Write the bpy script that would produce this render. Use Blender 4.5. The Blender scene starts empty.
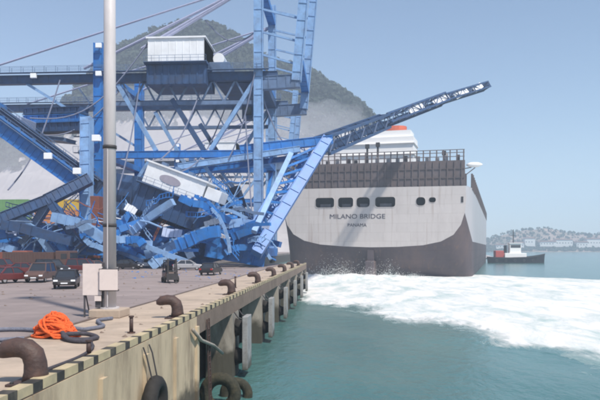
import bpy, bmesh, math, random
from mathutils import Vector, Matrix, noise
random.seed(11)
R = math.radians
scene = bpy.context.scene
col = scene.collection

# ------------------------------------------------------------------ camera
CAM_H = 3.3            # metres above the quay deck (z = 0); water lies at WZ
WZ = -5.2
F = 643.0              # focal length in units of a 600 px wide picture
YAW = math.atan(40 / F)
cam_d = bpy.data.cameras.new('camera')
cam_d.sensor_width = 36.0
cam_d.lens = F / 600 * 36
cam_d.shift_y = 0.08
cam_d.clip_start = 0.1
cam_d.clip_end = 20000
cam = bpy.data.objects.new('camera', cam_d)
col.objects.link(cam)
cam.location = (0, 0, CAM_H)
cam.rotation_euler = (R(90), 0, YAW)
scene.camera = cam

# ------------------------------------------------------------------ sky, sun, exposure
SUN_ELEV, SUN_AZ = R(56), R(140)      # azimuth clockwise from +Y: behind the camera, to the right
world = bpy.data.worlds.new('World')
scene.world = world
world.use_nodes = True
nt = world.node_tree
nt.nodes.clear()
sky = nt.nodes.new('ShaderNodeTexSky')
sky.sky_type = 'NISHITA'
sky.sun_disc = False
sky.sun_elevation = SUN_ELEV
sky.sun_rotation = SUN_AZ
sky.air_density = 1.0
sky.dust_density = 0.6
sky.ozone_density = 2.0
bg = nt.nodes.new('ShaderNodeBackground')
bg.inputs['Strength'].default_value = 0.105
wo = nt.nodes.new('ShaderNodeOutputWorld')
nt.links.new(sky.outputs[0], bg.inputs[0])
nt.links.new(bg.outputs[0], wo.inputs[0])
sun_d = bpy.data.lights.new('sun', 'SUN')
sun_d.energy = 4.2
sun_d.angle = R(2.5)
sun_d.color = (1.0, 0.925, 0.82)
sun = bpy.data.objects.new('sun', sun_d)
col.objects.link(sun)
sd = Vector((math.sin(SUN_AZ) * math.cos(SUN_ELEV), math.cos(SUN_AZ) * math.cos(SUN_ELEV), math.sin(SUN_ELEV)))
sun.rotation_euler = sd.to_track_quat('Z', 'Y').to_euler()
vs = scene.view_settings
vs.view_transform = 'Standard'
vs.look = 'None'
vs.gamma = 1
vs.exposure = 0.45
vs.use_curve_mapping = False
scene.cycles.use_denoising = True
scene.cycles.volume_bounces = 2
scene.cycles.max_bounces = 6
scene.cycles.filter_width = 2.2


def W(px, py, Y):
    """World point seen at picture position (600x400 units) at distance Y along the quay."""
    u, v = (px - 300) / F, (248 - py) / F
    dx = -math.sin(YAW) + u * math.cos(YAW)
    dy = math.cos(YAW) + u * math.sin(YAW)
    k = Y / dy
    return Vector((dx * k, Y, CAM_H + v * k))


# ------------------------------------------------------------------ materials
M = {}


def mat(name, c, rough=0.6, var=0.18, scale=1.5, c2=None, metal=0.0, bump=0.0, bscale=8.0, stain=None, stain_amt=0.0, stain_scale=0.4, spec=0.4, stretch=(1, 1, 1)):
    m = bpy.data.materials.new(name)
    m.use_nodes = True
    n, l = m.node_tree.nodes, m.node_tree.links
    p = n['Principled BSDF']
    p.inputs['Roughness'].default_value = rough
    p.inputs['Metallic'].default_value = metal
    p.inputs['Specular IOR Level'].default_value = spec
    tc = n.new('ShaderNodeTexCoord')
    mp = n.new('ShaderNodeMapping')
    mp.inputs['Scale'].default_value = stretch
    l.new(tc.outputs['Object'], mp.inputs[0])
    nz = n.new('ShaderNodeTexNoise')
    nz.inputs['Scale'].default_value = scale
    nz.inputs['Detail'].default_value = 6
    nz.inputs['Roughness'].default_value = 0.65
    l.new(mp.outputs[0], nz.inputs['Vector'])
    rp = n.new('ShaderNodeValToRGB')
    rp.color_ramp.elements[0].position = 0.3
    rp.color_ramp.elements[1].position = 0.72
    a = [x * (1 - var) for x in c] if c2 is None else c
    b = [min(1, x * (1 + var)) for x in c] if c2 is None else c2
    rp.color_ramp.elements[0].color = (*a, 1)
    rp.color_ramp.elements[1].color = (*b, 1)
    l.new(nz.outputs['Fac'], rp.inputs[0])
    out = rp.outputs[0]
    if stain:
        n2 = n.new('ShaderNodeTexNoise')
        n2.inputs['Scale'].default_value = stain_scale
        n2.inputs['Detail'].default_value = 8
        n2.inputs['Roughness'].default_value = 0.7
        l.new(mp.outputs[0], n2.inputs['Vector'])
        r2 = n.new('ShaderNodeValToRGB')
        r2.color_ramp.elements[0].position = 0.48
        r2.color_ramp.elements[1].position = 0.68
        r2.color_ramp.elements[0].color = (0, 0, 0, 1)
        r2.color_ramp.elements[1].color = (stain_amt,) * 3 + (1,)
        l.new(n2.outputs['Fac'], r2.inputs[0])
        mx = n.new('ShaderNodeMix')
        mx.data_type = 'RGBA'
        l.new(r2.outputs[0], mx.inputs[0])
        l.new(out, mx.inputs[6])
        mx.inputs[7].default_value = (*stain, 1)
        out = mx.outputs[2]
    l.new(out, p.inputs['Base Color'])
    if bump:
        n3 = n.new('ShaderNodeTexNoise')
        n3.inputs['Scale'].default_value = bscale
        n3.inputs['Detail'].default_value = 5
        l.new(mp.outputs[0], n3.inputs['Vector'])
        bm_ = n.new('ShaderNodeBump')
        bm_.inputs['Strength'].default_value = bump
        bm_.inputs['Distance'].default_value = 0.1
        l.new(n3.outputs['Fac'], bm_.inputs['Height'])
        l.new(bm_.outputs[0], p.inputs['Normal'])
    M[name] = m
    return m


RUST = (0.10, 0.045, 0.025)
mat('crane_blue', (0.022, 0.165, 0.50), 0.45, 0.22, 0.7, stain=(0.06, 0.15, 0.32), stain_amt=0.7, stain_scale=0.5)
mat('crane_pale', (0.21, 0.36, 0.60), 0.5, 0.15, 0.7, stain=(0.12, 0.13, 0.2), stain_amt=0.5, stain_scale=0.6)
mat('crane_navy', (0.030, 0.070, 0.165), 0.5, 0.25, 0.7, stain=(0.05, 0.05, 0.07), stain_amt=0.6)
mat('crane_grey', (0.11, 0.17, 0.29), 0.5, 0.2, 0.7, stain=(0.05, 0.06, 0.08), stain_amt=0.5)
mat('white_panel', (0.78, 0.80, 0.83), 0.45, 0.05, 0.5, stain=(0.5, 0.5, 0.5), stain_amt=0.35, stain_scale=0.4)
mat('pale_blue_panel', (0.42, 0.50, 0.70), 0.5, 0.08, 0.5, stain=(0.3, 0.36, 0.5), stain_amt=0.4)
mat('emblem_grey', (0.32, 0.30, 0.36), 0.6, 0.1)
mat('lamp_glass', (0.85, 0.87, 0.9), 0.2, 0.03)
mat('dark_steel', (0.045, 0.042, 0.045), 0.6, 0.3, 2.0)
mat('steel_cable', (0.16, 0.18, 0.26), 0.5, 0.1)
mat('cable_pale', (0.34, 0.36, 0.50), 0.5, 0.1)
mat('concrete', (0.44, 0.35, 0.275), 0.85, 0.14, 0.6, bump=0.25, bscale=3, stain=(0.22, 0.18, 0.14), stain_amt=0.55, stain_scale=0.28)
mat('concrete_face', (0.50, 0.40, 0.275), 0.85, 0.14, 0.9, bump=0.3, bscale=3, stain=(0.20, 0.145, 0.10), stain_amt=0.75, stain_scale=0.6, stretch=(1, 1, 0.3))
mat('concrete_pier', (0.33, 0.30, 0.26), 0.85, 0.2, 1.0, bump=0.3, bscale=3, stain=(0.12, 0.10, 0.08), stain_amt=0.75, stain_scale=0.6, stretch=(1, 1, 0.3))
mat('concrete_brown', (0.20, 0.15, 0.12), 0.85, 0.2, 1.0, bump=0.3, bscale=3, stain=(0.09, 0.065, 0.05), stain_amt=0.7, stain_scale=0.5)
mat('concrete_dark', (0.075, 0.062, 0.055), 0.8, 0.3, 0.7, bump=0.3, bscale=3)  # plain dark tone for the back wall, piles and sea wall
mat('asphalt', (0.275, 0.225, 0.215), 0.9, 0.16, 0.35, bump=0.15, bscale=14, stain=(0.15, 0.125, 0.125), stain_amt=0.7, stain_scale=0.09)
mat('rail_steel', (0.17, 0.13, 0.11), 0.5, 0.2, 2)
mat('kerb_yellow', (0.49, 0.40, 0.25), 0.75, 0.14, 2, stain=(0.33, 0.28, 0.2), stain_amt=0.7, stain_scale=1.2)
mat('kerb_black', (0.035, 0.032, 0.03), 0.75, 0.25, 2, stain=(0.22, 0.19, 0.15), stain_amt=0.35, stain_scale=1.5)
mat('bollard_brown', (0.068, 0.042, 0.037), 0.6, 0.25, 3, bump=0.2, bscale=12, stain=(0.15, 0.075, 0.05), stain_amt=0.45, stain_scale=2.6)
mat('rubber', (0.022, 0.020, 0.019), 0.8, 0.3, 4, bump=0.2, bscale=10)
mat('weedy_rubber', (0.035, 0.034, 0.022), 0.85, 0.4, 4, bump=0.4, bscale=8, stain=(0.07, 0.055, 0.03), stain_amt=0.7, stain_scale=2)
mat('fender_face', (0.30, 0.30, 0.30), 0.7, 0.15, 2, stain=(0.12, 0.10, 0.085), stain_amt=0.7, stain_scale=0.9)
mat('pole_paint', (0.56, 0.53, 0.54), 0.55, 0.07, 0.8, stain=(0.30, 0.28, 0.28), stain_amt=0.5, stain_scale=0.7, stretch=(1, 1, 0.25))
mat('sign_pink', (0.74, 0.64, 0.60), 0.6, 0.06, 1.5, stain=(0.5, 0.42, 0.4), stain_amt=0.4, stain_scale=1.4)
mat('cabinet_grey', (0.075, 0.07, 0.078), 0.6, 0.2, 2)
mat('orange_rope', (0.78, 0.13, 0.03), 0.85, 0.25, 6, bump=0.6, bscale=30)
mat('blue_rope', (0.17, 0.18, 0.23), 0.9, 0.25, 6, bump=0.6, bscale=30)
mat('dark_rope', (0.07, 0.065, 0.08), 0.9, 0.25, 6, bump=0.6, bscale=30)
mat('hull_white', (0.56, 0.52, 0.505), 0.5, 0.06, 0.12, stain=(0.36, 0.32, 0.31), stain_amt=0.5, stain_scale=0.12, stretch=(1, 1, 0.35))
mat('hull_grey', (0.46, 0.45, 0.47), 0.5, 0.06, 0.05)
mat('antifoul_and_shade', (0.09, 0.07, 0.078), 0.65, 0.2, 0.1, stain=(0.16, 0.11, 0.10), stain_amt=0.6, stain_scale=0.12, stretch=(1, 1, 0.4))
mat('deck_grey', (0.12, 0.10, 0.105), 0.65, 0.18, 0.3, stain=(0.14, 0.10, 0.09), stain_amt=0.6, stain_scale=0.2)
mat('port_dark', (0.028, 0.028, 0.033), 0.7, 0.2, 0.5)
mat('port_machinery', (0.15, 0.14, 0.15), 0.6, 0.3, 0.8)
mat('letter_dark', (0.06, 0.055, 0.075), 0.6, 0.1)
mat('letter_faded', (0.26, 0.22, 0.25), 0.6, 0.1)
mat('ship_house', (0.88, 0.87, 0.86), 0.5, 0.03, 0.2)
mat('funnel_red', (0.62, 0.13, 0.06), 0.5, 0.12, 0.4)
mat('glass_dark', (0.03, 0.035, 0.045), 0.12, 0.1, spec=0.6)
mat('tug_black', (0.016, 0.016, 0.020), 0.85, 0.2, spec=0.1)
mat('tug_red', (0.45, 0.07, 0.05), 0.5, 0.15)
mat('car_maroon', (0.13, 0.03, 0.03), 0.3, 0.1)
mat('car_black', (0.03, 0.028, 0.032), 0.3, 0.1)
mat('car_silver', (0.40, 0.40, 0.42), 0.3, 0.05, metal=0.3)
mat('car_white', (0.75, 0.75, 0.77), 0.3, 0.04)
mat('car_brown', (0.11, 0.065, 0.055), 0.35, 0.1)
mat('tail_red', (0.4, 0.02, 0.02), 0.3, 0.05)
mat('box_rust', (0.23, 0.075, 0.05), 0.6, 0.2, 0.7, stain=(0.13, 0.07, 0.05), stain_amt=0.5)
mat('box_yellow', (0.62, 0.42, 0.05), 0.6, 0.1, 0.7, stain=(0.4, 0.26, 0.08), stain_amt=0.4)
mat('box_orange', (0.60, 0.26, 0.10), 0.6, 0.12, 0.7, stain=(0.35, 0.17, 0.09), stain_amt=0.4)
mat('box_green', (0.16, 0.33, 0.14), 0.6, 0.15, 0.7, stain=(0.12, 0.2, 0.12), stain_amt=0.4)
mat('box_blue', (0.06, 0.14, 0.34), 0.6, 0.15, 0.7)
mat('box_grey', (0.40, 0.40, 0.42), 0.6, 0.1, 0.7)
mat('rock', (0.42, 0.39, 0.39), 0.95, 0.2, 0.03, stain=(0.22, 0.21, 0.18), stain_amt=0.6, stain_scale=0.015)
mat('foliage', (0.024, 0.036, 0.024), 0.9, 0.5, 0.05)
mat('wood_floor', (0.020, 0.028, 0.018), 0.95, 0.3, 0.1)
mat('shore_rock', (0.30, 0.23, 0.20), 0.95, 0.3, 0.02, stain=(0.06, 0.08, 0.05), stain_amt=0.8, stain_scale=0.012)
mat('shore_wood', (0.045, 0.06, 0.04), 0.95, 0.3, 0.02)
mat('bld_white', (0.68, 0.67, 0.66), 0.7, 0.05)
mat('bld_roof', (0.30, 0.16, 0.13), 0.7, 0.1)


def plate_seams(name, pw, ph, streak):
    """Plate seams and downward rust streaks on a painted hull."""
    m = M[name]
    n, l = m.node_tree.nodes, m.node_tree.links
    p = n['Principled BSDF']
    src = p.inputs['Base Color'].links[0].from_socket
    tc = n.new('ShaderNodeTexCoord')
    sp = n.new('ShaderNodeSeparateXYZ')
    l.new(tc.outputs['Object'], sp.inputs[0])
    cb = n.new('ShaderNodeCombineXYZ')
    l.new(sp.outputs['X'], cb.inputs['X'])
    l.new(sp.outputs['Z'], cb.inputs['Y'])
    br = n.new('ShaderNodeTexBrick')
    br.inputs['Scale'].default_value = 1.0
    br.inputs['Brick Width'].default_value = pw
    br.inputs['Row Height'].default_value = ph
    br.inputs['Mortar Size'].default_value = 0.035
    br.inputs['Mortar Smooth'].default_value = 0.5
    br.inputs['Color1'].default_value = (1, 1, 1, 1)
    br.inputs['Color2'].default_value = (0.93, 0.93, 0.93, 1)
    br.inputs['Mortar'].default_value = (0.72, 0.70, 0.69, 1)
    l.new(cb.outputs[0], br.inputs['Vector'])
    mx = n.new('ShaderNodeMix')
    mx.data_type = 'RGBA'
    mx.blend_type = 'MULTIPLY'
    mx.inputs[0].default_value = 0.8
    l.new(src, mx.inputs[6])
    l.new(br.outputs['Color'], mx.inputs[7])
    mp = n.new('ShaderNodeMapping')
    mp.inputs['Scale'].default_value = (1.1, 1.1, 0.07)
    l.new(tc.outputs['Object'], mp.inputs[0])
    nz = n.new('ShaderNodeTexNoise')
    nz.inputs['Scale'].default_value = 1.0
    nz.inputs['Detail'].default_value = 5
    l.new(mp.outputs[0], nz.inputs['Vector'])
    rp = n.new('ShaderNodeValToRGB')
    rp.color_ramp.elements[0].position = 0.58
    rp.color_ramp.elements[1].position = 0.80
    rp.color_ramp.elements[0].color = (0, 0, 0, 1)
    rp.color_ramp.elements[1].color = (streak,) * 3 + (1,)
    l.new(nz.outputs['Fac'], rp.inputs[0])
    m2 = n.new('ShaderNodeMix')
    m2.data_type = 'RGBA'
    l.new(rp.outputs[0], m2.inputs[0])
    l.new(mx.outputs[2], m2.inputs[6])
    m2.inputs[7].default_value = (0.20, 0.12, 0.08, 1)
    l.new(m2.outputs[2], p.inputs['Base Color'])
    b = n.new('ShaderNodeBump')
    b.inputs['Strength'].default_value = 0.5
    b.inputs['Distance'].default_value = 0.08
    l.new(br.outputs['Fac'], b.inputs['Height'])
    b.invert = True
    l.new(b.outputs[0], p.inputs['Normal'])


def tide_mark(name, z0, col_):
    """Weed and damp left by the tide: a ragged dark band below z0."""
    m = M[name]
    n, l = m.node_tree.nodes, m.node_tree.links
    p = n['Principled BSDF']
    src = p.inputs['Base Color'].links[0].from_socket
    tc = n.new('ShaderNodeTexCoord')
    sp = n.new('ShaderNodeSeparateXYZ')
    l.new(tc.outputs['Object'], sp.inputs[0])
    nz = n.new('ShaderNodeTexNoise')
    nz.inputs['Scale'].default_value = 1.3
    nz.inputs['Detail'].default_value = 7
    l.new(tc.outputs['Object'], nz.inputs['Vector'])
    ad = n.new('ShaderNodeMath')
    ad.operation = 'MULTIPLY_ADD'
    l.new(nz.outputs['Fac'], ad.inputs[0])
    ad.inputs[1].default_value = -1.8
    l.new(sp.outputs['Z'], ad.inputs[2])
    mr = n.new('ShaderNodeMapRange')
    mr.inputs['From Min'].default_value = z0 - 0.35 - 0.9
    mr.inputs['From Max'].default_value = z0 + 0.35 - 0.9
    mr.inputs['To Min'].default_value = 0.9
    mr.inputs['To Max'].default_value = 0.0
    l.new(ad.outputs[0], mr.inputs['Value'])
    mx = n.new('ShaderNodeMix')
    mx.data_type = 'RGBA'
    l.new(mr.outputs[0], mx.inputs[0])
    l.new(src, mx.inputs[6])
    mx.inputs[7].default_value = (*col_, 1)
    l.new(mx.outputs[2], p.inputs['Base Color'])


tide_mark('concrete_pier', -3.3, (0.045, 0.042, 0.030))
tide_mark('concrete_face', -3.2, (0.06, 0.05, 0.036))
tide_mark('fender_face', -4.1, (0.06, 0.058, 0.042))
plate_seams('hull_white', 7.5, 2.6, 0.55)
plate_seams('antifoul_and_shade', 7.5, 2.6, 0.6)
plate_seams('deck_grey', 6.0, 2.4, 0.5)


def water_material():
    m = bpy.data.materials.new('sea_water')
    m.use_nodes = True
    n, l = m.node_tree.nodes, m.node_tree.links
    p = n['Principled BSDF']
    p.inputs['Roughness'].default_value = 0.16
    p.inputs['IOR'].default_value = 1.33
    tc = n.new('ShaderNodeTexCoord')
    mp = n.new('ShaderNodeMapping')
    mp.inputs['Scale'].default_value = (1, 0.55, 1)
    mp.inputs['Rotation'].default_value = (0, 0, R(25))
    l.new(tc.outputs['Object'], mp.inputs[0])
    nz = n.new('ShaderNodeTexNoise')
    nz.inputs['Scale'].default_value = 0.055
    nz.inputs['Detail'].default_value = 4
    l.new(mp.outputs[0], nz.inputs['Vector'])
    rp = n.new('ShaderNodeValToRGB')
    rp.color_ramp.elements[0].position = 0.35
    rp.color_ramp.elements[1].position = 0.7
    rp.color_ramp.elements[0].color = (0.050, 0.138, 0.138, 1)
    rp.color_ramp.elements[1].color = (0.075, 0.180, 0.172, 1)
    l.new(nz.outputs['Fac'], rp.inputs[0])
    l.new(rp.outputs[0], p.inputs['Base Color'])
    n2 = n.new('ShaderNodeTexNoise')
    n2.inputs['Scale'].default_value = 0.9
    n2.inputs['Detail'].default_value = 6
    n2.inputs['Roughness'].default_value = 0.6
    l.new(mp.outputs[0], n2.inputs['Vector'])
    b = n.new('ShaderNodeBump')
    b.inputs['Strength'].default_value = 0.55
    b.inputs['Distance'].default_value = 0.35
    l.new(n2.outputs['Fac'], b.inputs['Height'])
    l.new(b.outputs[0], p.inputs['Normal'])
    M['sea_water'] = m


water_material()


def foam_material():
    def base(name, skin):
        m = M['sea_water'].copy()
        m.name = name
        n, l = m.node_tree.nodes, m.node_tree.links
        p = n['Principled BSDF']
        water_col = p.inputs['Base Color'].links[0].from_socket
        tc = n.new('ShaderNodeTexCoord')
        mp = n.new('ShaderNodeMapping')
        mp.inputs['Rotation'].default_value = (0, 0, R(-28))
        mp.inputs['Scale'].default_value = (1, 0.33, 1)
        l.new(tc.outputs['Object'], mp.inputs[0])
        nz = n.new('ShaderNodeTexNoise')
        nz.inputs['Scale'].default_value = 0.26
        nz.inputs['Detail'].default_value = 10
        nz.inputs['Roughness'].default_value = 0.68
        nz.inputs['Distortion'].default_value = 0.5
        l.new(mp.outputs[0], nz.inputs['Vector'])
        rp = n.new('ShaderNodeValToRGB')
        e = rp.color_ramp.elements
        e[0].position = 0.32
        e[0].color = (0.38, 0.48, 0.48, 1)
        e[1].position = 0.55
        e[1].color = (0.70, 0.69, 0.68, 1)
        l.new(nz.outputs['Fac'], rp.inputs[0])
        if not skin:
            l.new(rp.outputs[0], p.inputs['Base Color'])
            p.inputs['Roughness'].default_value = 0.9
            M[name] = m
            return
        at = n.new('ShaderNodeAttribute')
        at.attribute_name = 'thick'
        n4 = n.new('ShaderNodeTexNoise')
        n4.inputs['Scale'].default_value = 0.7
        n4.inputs['Detail'].default_value = 10
        n4.inputs['Roughness'].default_value = 0.72
        n4.inputs['Distortion'].default_value = 0.6
        l.new(mp.outputs[0], n4.inputs['Vector'])
        ad = n.new('ShaderNodeMath')
        l.new(at.outputs['Fac'], ad.inputs[0])
        l.new(n4.outputs['Fac'], ad.inputs[1])
        mr = n.new('ShaderNodeMapRange')
        mr.inputs['From Min'].default_value = 0.42
        mr.inputs['From Max'].default_value = 0.80
        l.new(ad.outputs[0], mr.inputs['Value'])
        mx = n.new('ShaderNodeMix')
        mx.data_type = 'RGBA'
        l.new(mr.outputs[0], mx.inputs[0])
        l.new(water_col, mx.inputs[6])
        l.new(rp.outputs[0], mx.inputs[7])
        l.new(mx.outputs[2], p.inputs['Base Color'])
        rr = n.new('ShaderNodeMapRange')
        rr.inputs['To Min'].default_value = 0.16
        rr.inputs['To Max'].default_value = 0.9
        l.new(mr.outputs[0], rr.inputs['Value'])
        l.new(rr.outputs[0], p.inputs['Roughness'])
        M[name] = m
    base('foam', True)
    base('foam_solid', False)


foam_material()

# ------------------------------------------------------------------ mesh helpers
ORG = {}                # world origin of every parent, so parts can be written in world coordinates


class MB:
    def __init__(s):
        s.v, s.f = [], []

    def add(s, vs_, fs):
        o = len(s.v)
        s.v += [Vector(x) for x in vs_]
        s.f += [tuple(i + o for i in f) for f in fs]
        return s

    def box(s, x0, x1, y0, y1, z0, z1, mtx=None):
        vs_ = [Vector(p) for p in ((x0, y0, z0), (x1, y0, z0), (x1, y1, z0), (x0, y1, z0), (x0, y0, z1), (x1, y0, z1), (x1, y1, z1), (x0, y1, z1))]
        if mtx:
            vs_ = [mtx @ p for p in vs_]
        return s.add(vs_, ((0, 3, 2, 1), (4, 5, 6, 7), (0, 1, 5, 4), (1, 2, 6, 5), (2, 3, 7, 6), (3, 0, 4, 7)))

    def frame(s, p0, p1):
        d = (p1 - p0).normalized()
        up = Vector((0, 1, 0)) if abs(d.y) < 0.8 else Vector((0, 0, 1))
        a = up                       # 'w' runs along Y for members in the crane's XZ plane
        b = d.cross(a).normalized()
        a = b.cross(d).normalized()
        return d, a, b

    def beam(s, p0, p1, w, h=None, taper=1.0):
        p0, p1 = Vector(p0), Vector(p1)
        h = h or w
        d, a, b = s.frame(p0, p1)
        vs_ = []
        for p, k in ((p0, 1), (p1, taper)):
            for sa, sb in ((-1, -1), (1, -1), (1, 1), (-1, 1)):
                vs_.append(p + a * sa * w / 2 * k + b * sb * h / 2 * k)
        return s.add(vs_, ((3, 2, 1, 0), (4, 5, 6, 7), (0, 1, 5, 4), (1, 2, 6, 5), (2, 3, 7, 6), (3, 0, 4, 7)))

    def cyl(s, p0, p1, r0, r1=None, n=12, caps=True):
        p0, p1 = Vector(p0), Vector(p1)
        r1 = r0 if r1 is None else r1
        d, a, b = s.frame(p0, p1)
        vs_ = []
        for p, r in ((p0, r0), (p1, r1)):
            for i in range(n):
                t = 2 * math.pi * i / n
                vs_.append(p + a * math.cos(t) * r + b * math.sin(t) * r)
        fs = [(i, (i + 1) % n, n + (i + 1) % n, n + i) for i in range(n)]
        if caps:
            fs += [tuple(range(n - 1, -1, -1)), tuple(range(n, 2 * n))]
        return s.add(vs_, fs)

    def tube(s, pts, rad, n=8, caps=True):
        pts = [Vector(p) for p in pts]
        if not isinstance(rad, (list, tuple)):
            rad = [rad] * len(pts)
        vs_, fs = [], []
        prev = None
        for i, p in enumerate(pts):
            d = (pts[min(i + 1, len(pts) - 1)] - pts[max(i - 1, 0)]).normalized()
            if prev is None:
                prev = Vector((0, 1, 0)) if abs(d.y) < 0.9 else Vector((1, 0, 0))
            a = (prev - d * prev.dot(d)).normalized()
            prev = a
            b = d.cross(a)
            for k in range(n):
                t = 2 * math.pi * k / n
                vs_.append(p + (a * math.cos(t) + b * math.sin(t)) * rad[i])
        for i in range(len(pts) - 1):
            for k in range(n):
                fs.append((i * n + k, i * n + (k + 1) % n, (i + 1) * n + (k + 1) % n, (i + 1) * n + k))
        if caps:
            fs += [tuple(range(n - 1, -1, -1)), tuple(range((len(pts) - 1) * n, len(pts) * n))]
        return s.add(vs_, fs)

    def prism(s, poly, axis, t0, t1):
        """poly: 2D points; axis 'x' (poly = y,z), 'y' (poly = x,z) or 'z' (poly = x,y)."""
        def mk(p, t):
            return {'x': (t, p[0], p[1]), 'y': (p[0], t, p[1]), 'z': (p[0], p[1], t)}[axis]
        n = len(poly)
        vs_ = [mk(p, t0) for p in poly] + [mk(p, t1) for p in poly]
        fs = [tuple(range(n - 1, -1, -1)), tuple(range(n, 2 * n))] + [(i, (i + 1) % n, n + (i + 1) % n, n + i) for i in range(n)]
        return s.add(vs_, fs)

    def torus(s, c, R_, r, axis='x', n=20, m=8):
        vs_, fs = [], []
        for i in range(n):
            t = 2 * math.pi * i / n
            for k in range(m):
                q = 2 * math.pi * k / m
                rr = R_ + r * math.cos(q)
                u, v, w = rr * math.cos(t), rr * math.sin(t), r * math.sin(q)
                p = {'x': (w, u, v), 'y': (u, w, v), 'z': (u, v, w)}[axis]
                vs_.append(Vector(c) + Vector(p))
        for i in range(n):
            for k in range(m):
                fs.append((i * m + k, ((i + 1) % n) * m + k, ((i + 1) % n) * m + (k + 1) % m, i * m + (k + 1) % m))
        return s.add(vs_, fs)

    def build(s, name, material, parent=None, smooth=False, bevel=0.0):
        me = bpy.data.meshes.new(name)
        o_ = ORG.get(parent.name, Vector()) if parent else Vector()
        me.from_pydata([v - o_ for v in s.v], [], s.f)
        bm = bmesh.new()
        bm.from_mesh(me)
        bmesh.ops.recalc_face_normals(bm, faces=bm.faces)
        bm.to_mesh(me)
        bm.free()
        if smooth:
            me.polygons.foreach_set('use_smooth', [True] * len(me.polygons))
        me.materials.append(M[material] if isinstance(material, str) else material)
        o = bpy.data.objects.new(name, me)
        col.objects.link(o)
        if parent:
            o.parent = parent
            ORG[o.name] = o_.copy()
        if bevel:
            md = o.modifiers.new('bevel', 'BEVEL')
            md.width = bevel
            md.segments = 2
            md.limit_method = 'ANGLE'
        return o


def thing(name, label, cat, loc=(0, 0, 0), group=None):
    o = bpy.data.objects.new(name, None)
    o.empty_display_size = 0.5
    col.objects.link(o)
    o.location = loc
    ORG[o.name] = Vector(loc)
    return tag(o, label, cat, group)


def tag(o, label=None, cat=None, group=None, kind=None):
    if label:
        o['label'] = label
    if cat:
        o['category'] = cat
    if group:
        o['group'] = group
    if kind:
        o['kind'] = kind
    return o


def copy_tree(o, parent=None):
    c = o.copy()
    col.objects.link(c)
    c.parent = parent
    for ch in list(o.children):
        copy_tree(ch, c)
    return c


def fbm(x, y, z=0.0, o=4):
    return noise.fractal(Vector((x, y, z)), 1.0, 2.0, o)


# ------------------------------------------------------------------ sea
def sea_h(x, y):
    a = 0.10 if (-13 < x < 85 and 5 < y < 110) else 0.0
    return a * (fbm(x * 0.16, y * 0.10, 3.3) + 0.5 * math.sin(x * 0.5 + y * 0.33))


def make_sea():
    xs = [-3000, -1800, -1000, -500, -200, -100, -50, -25] + [-12 + i * 1.0 for i in range(95)] + [90, 105, 125, 150, 200, 300, 450, 700, 1000, 1400, 2000, 3000]
    ys = [-400, -150, -60, -20, 0] + [8 + i * 1.0 for i in range(100)] + [112, 120, 130, 145, 160, 180, 205, 240, 290, 350, 430, 550, 700, 900, 1200, 1600, 2200, 3500]
    vs_ = []
    for y in ys:
        for x in xs:
            vs_.append((x, y, WZ + sea_h(x, y)))
    n = len(xs)
    fs = [(j * n + i, j * n + i + 1, (j + 1) * n + i + 1, (j + 1) * n + i) for j in range(len(ys) - 1) for i in range(n - 1)]
    m = MB()
    m.add(vs_, fs)
    tag(m.build('sea', 'sea_water', smooth=True), kind='structure')


make_sea()


def interp(pts, x):
    if x <= pts[0][0]:
        return pts[0][1]
    for (x0, y0), (x1, y1) in zip(pts, pts[1:]):
        if x <= x1:
            return y0 + (y1 - y0) * (x - x0) / (x1 - x0)
    return pts[-1][1]


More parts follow.
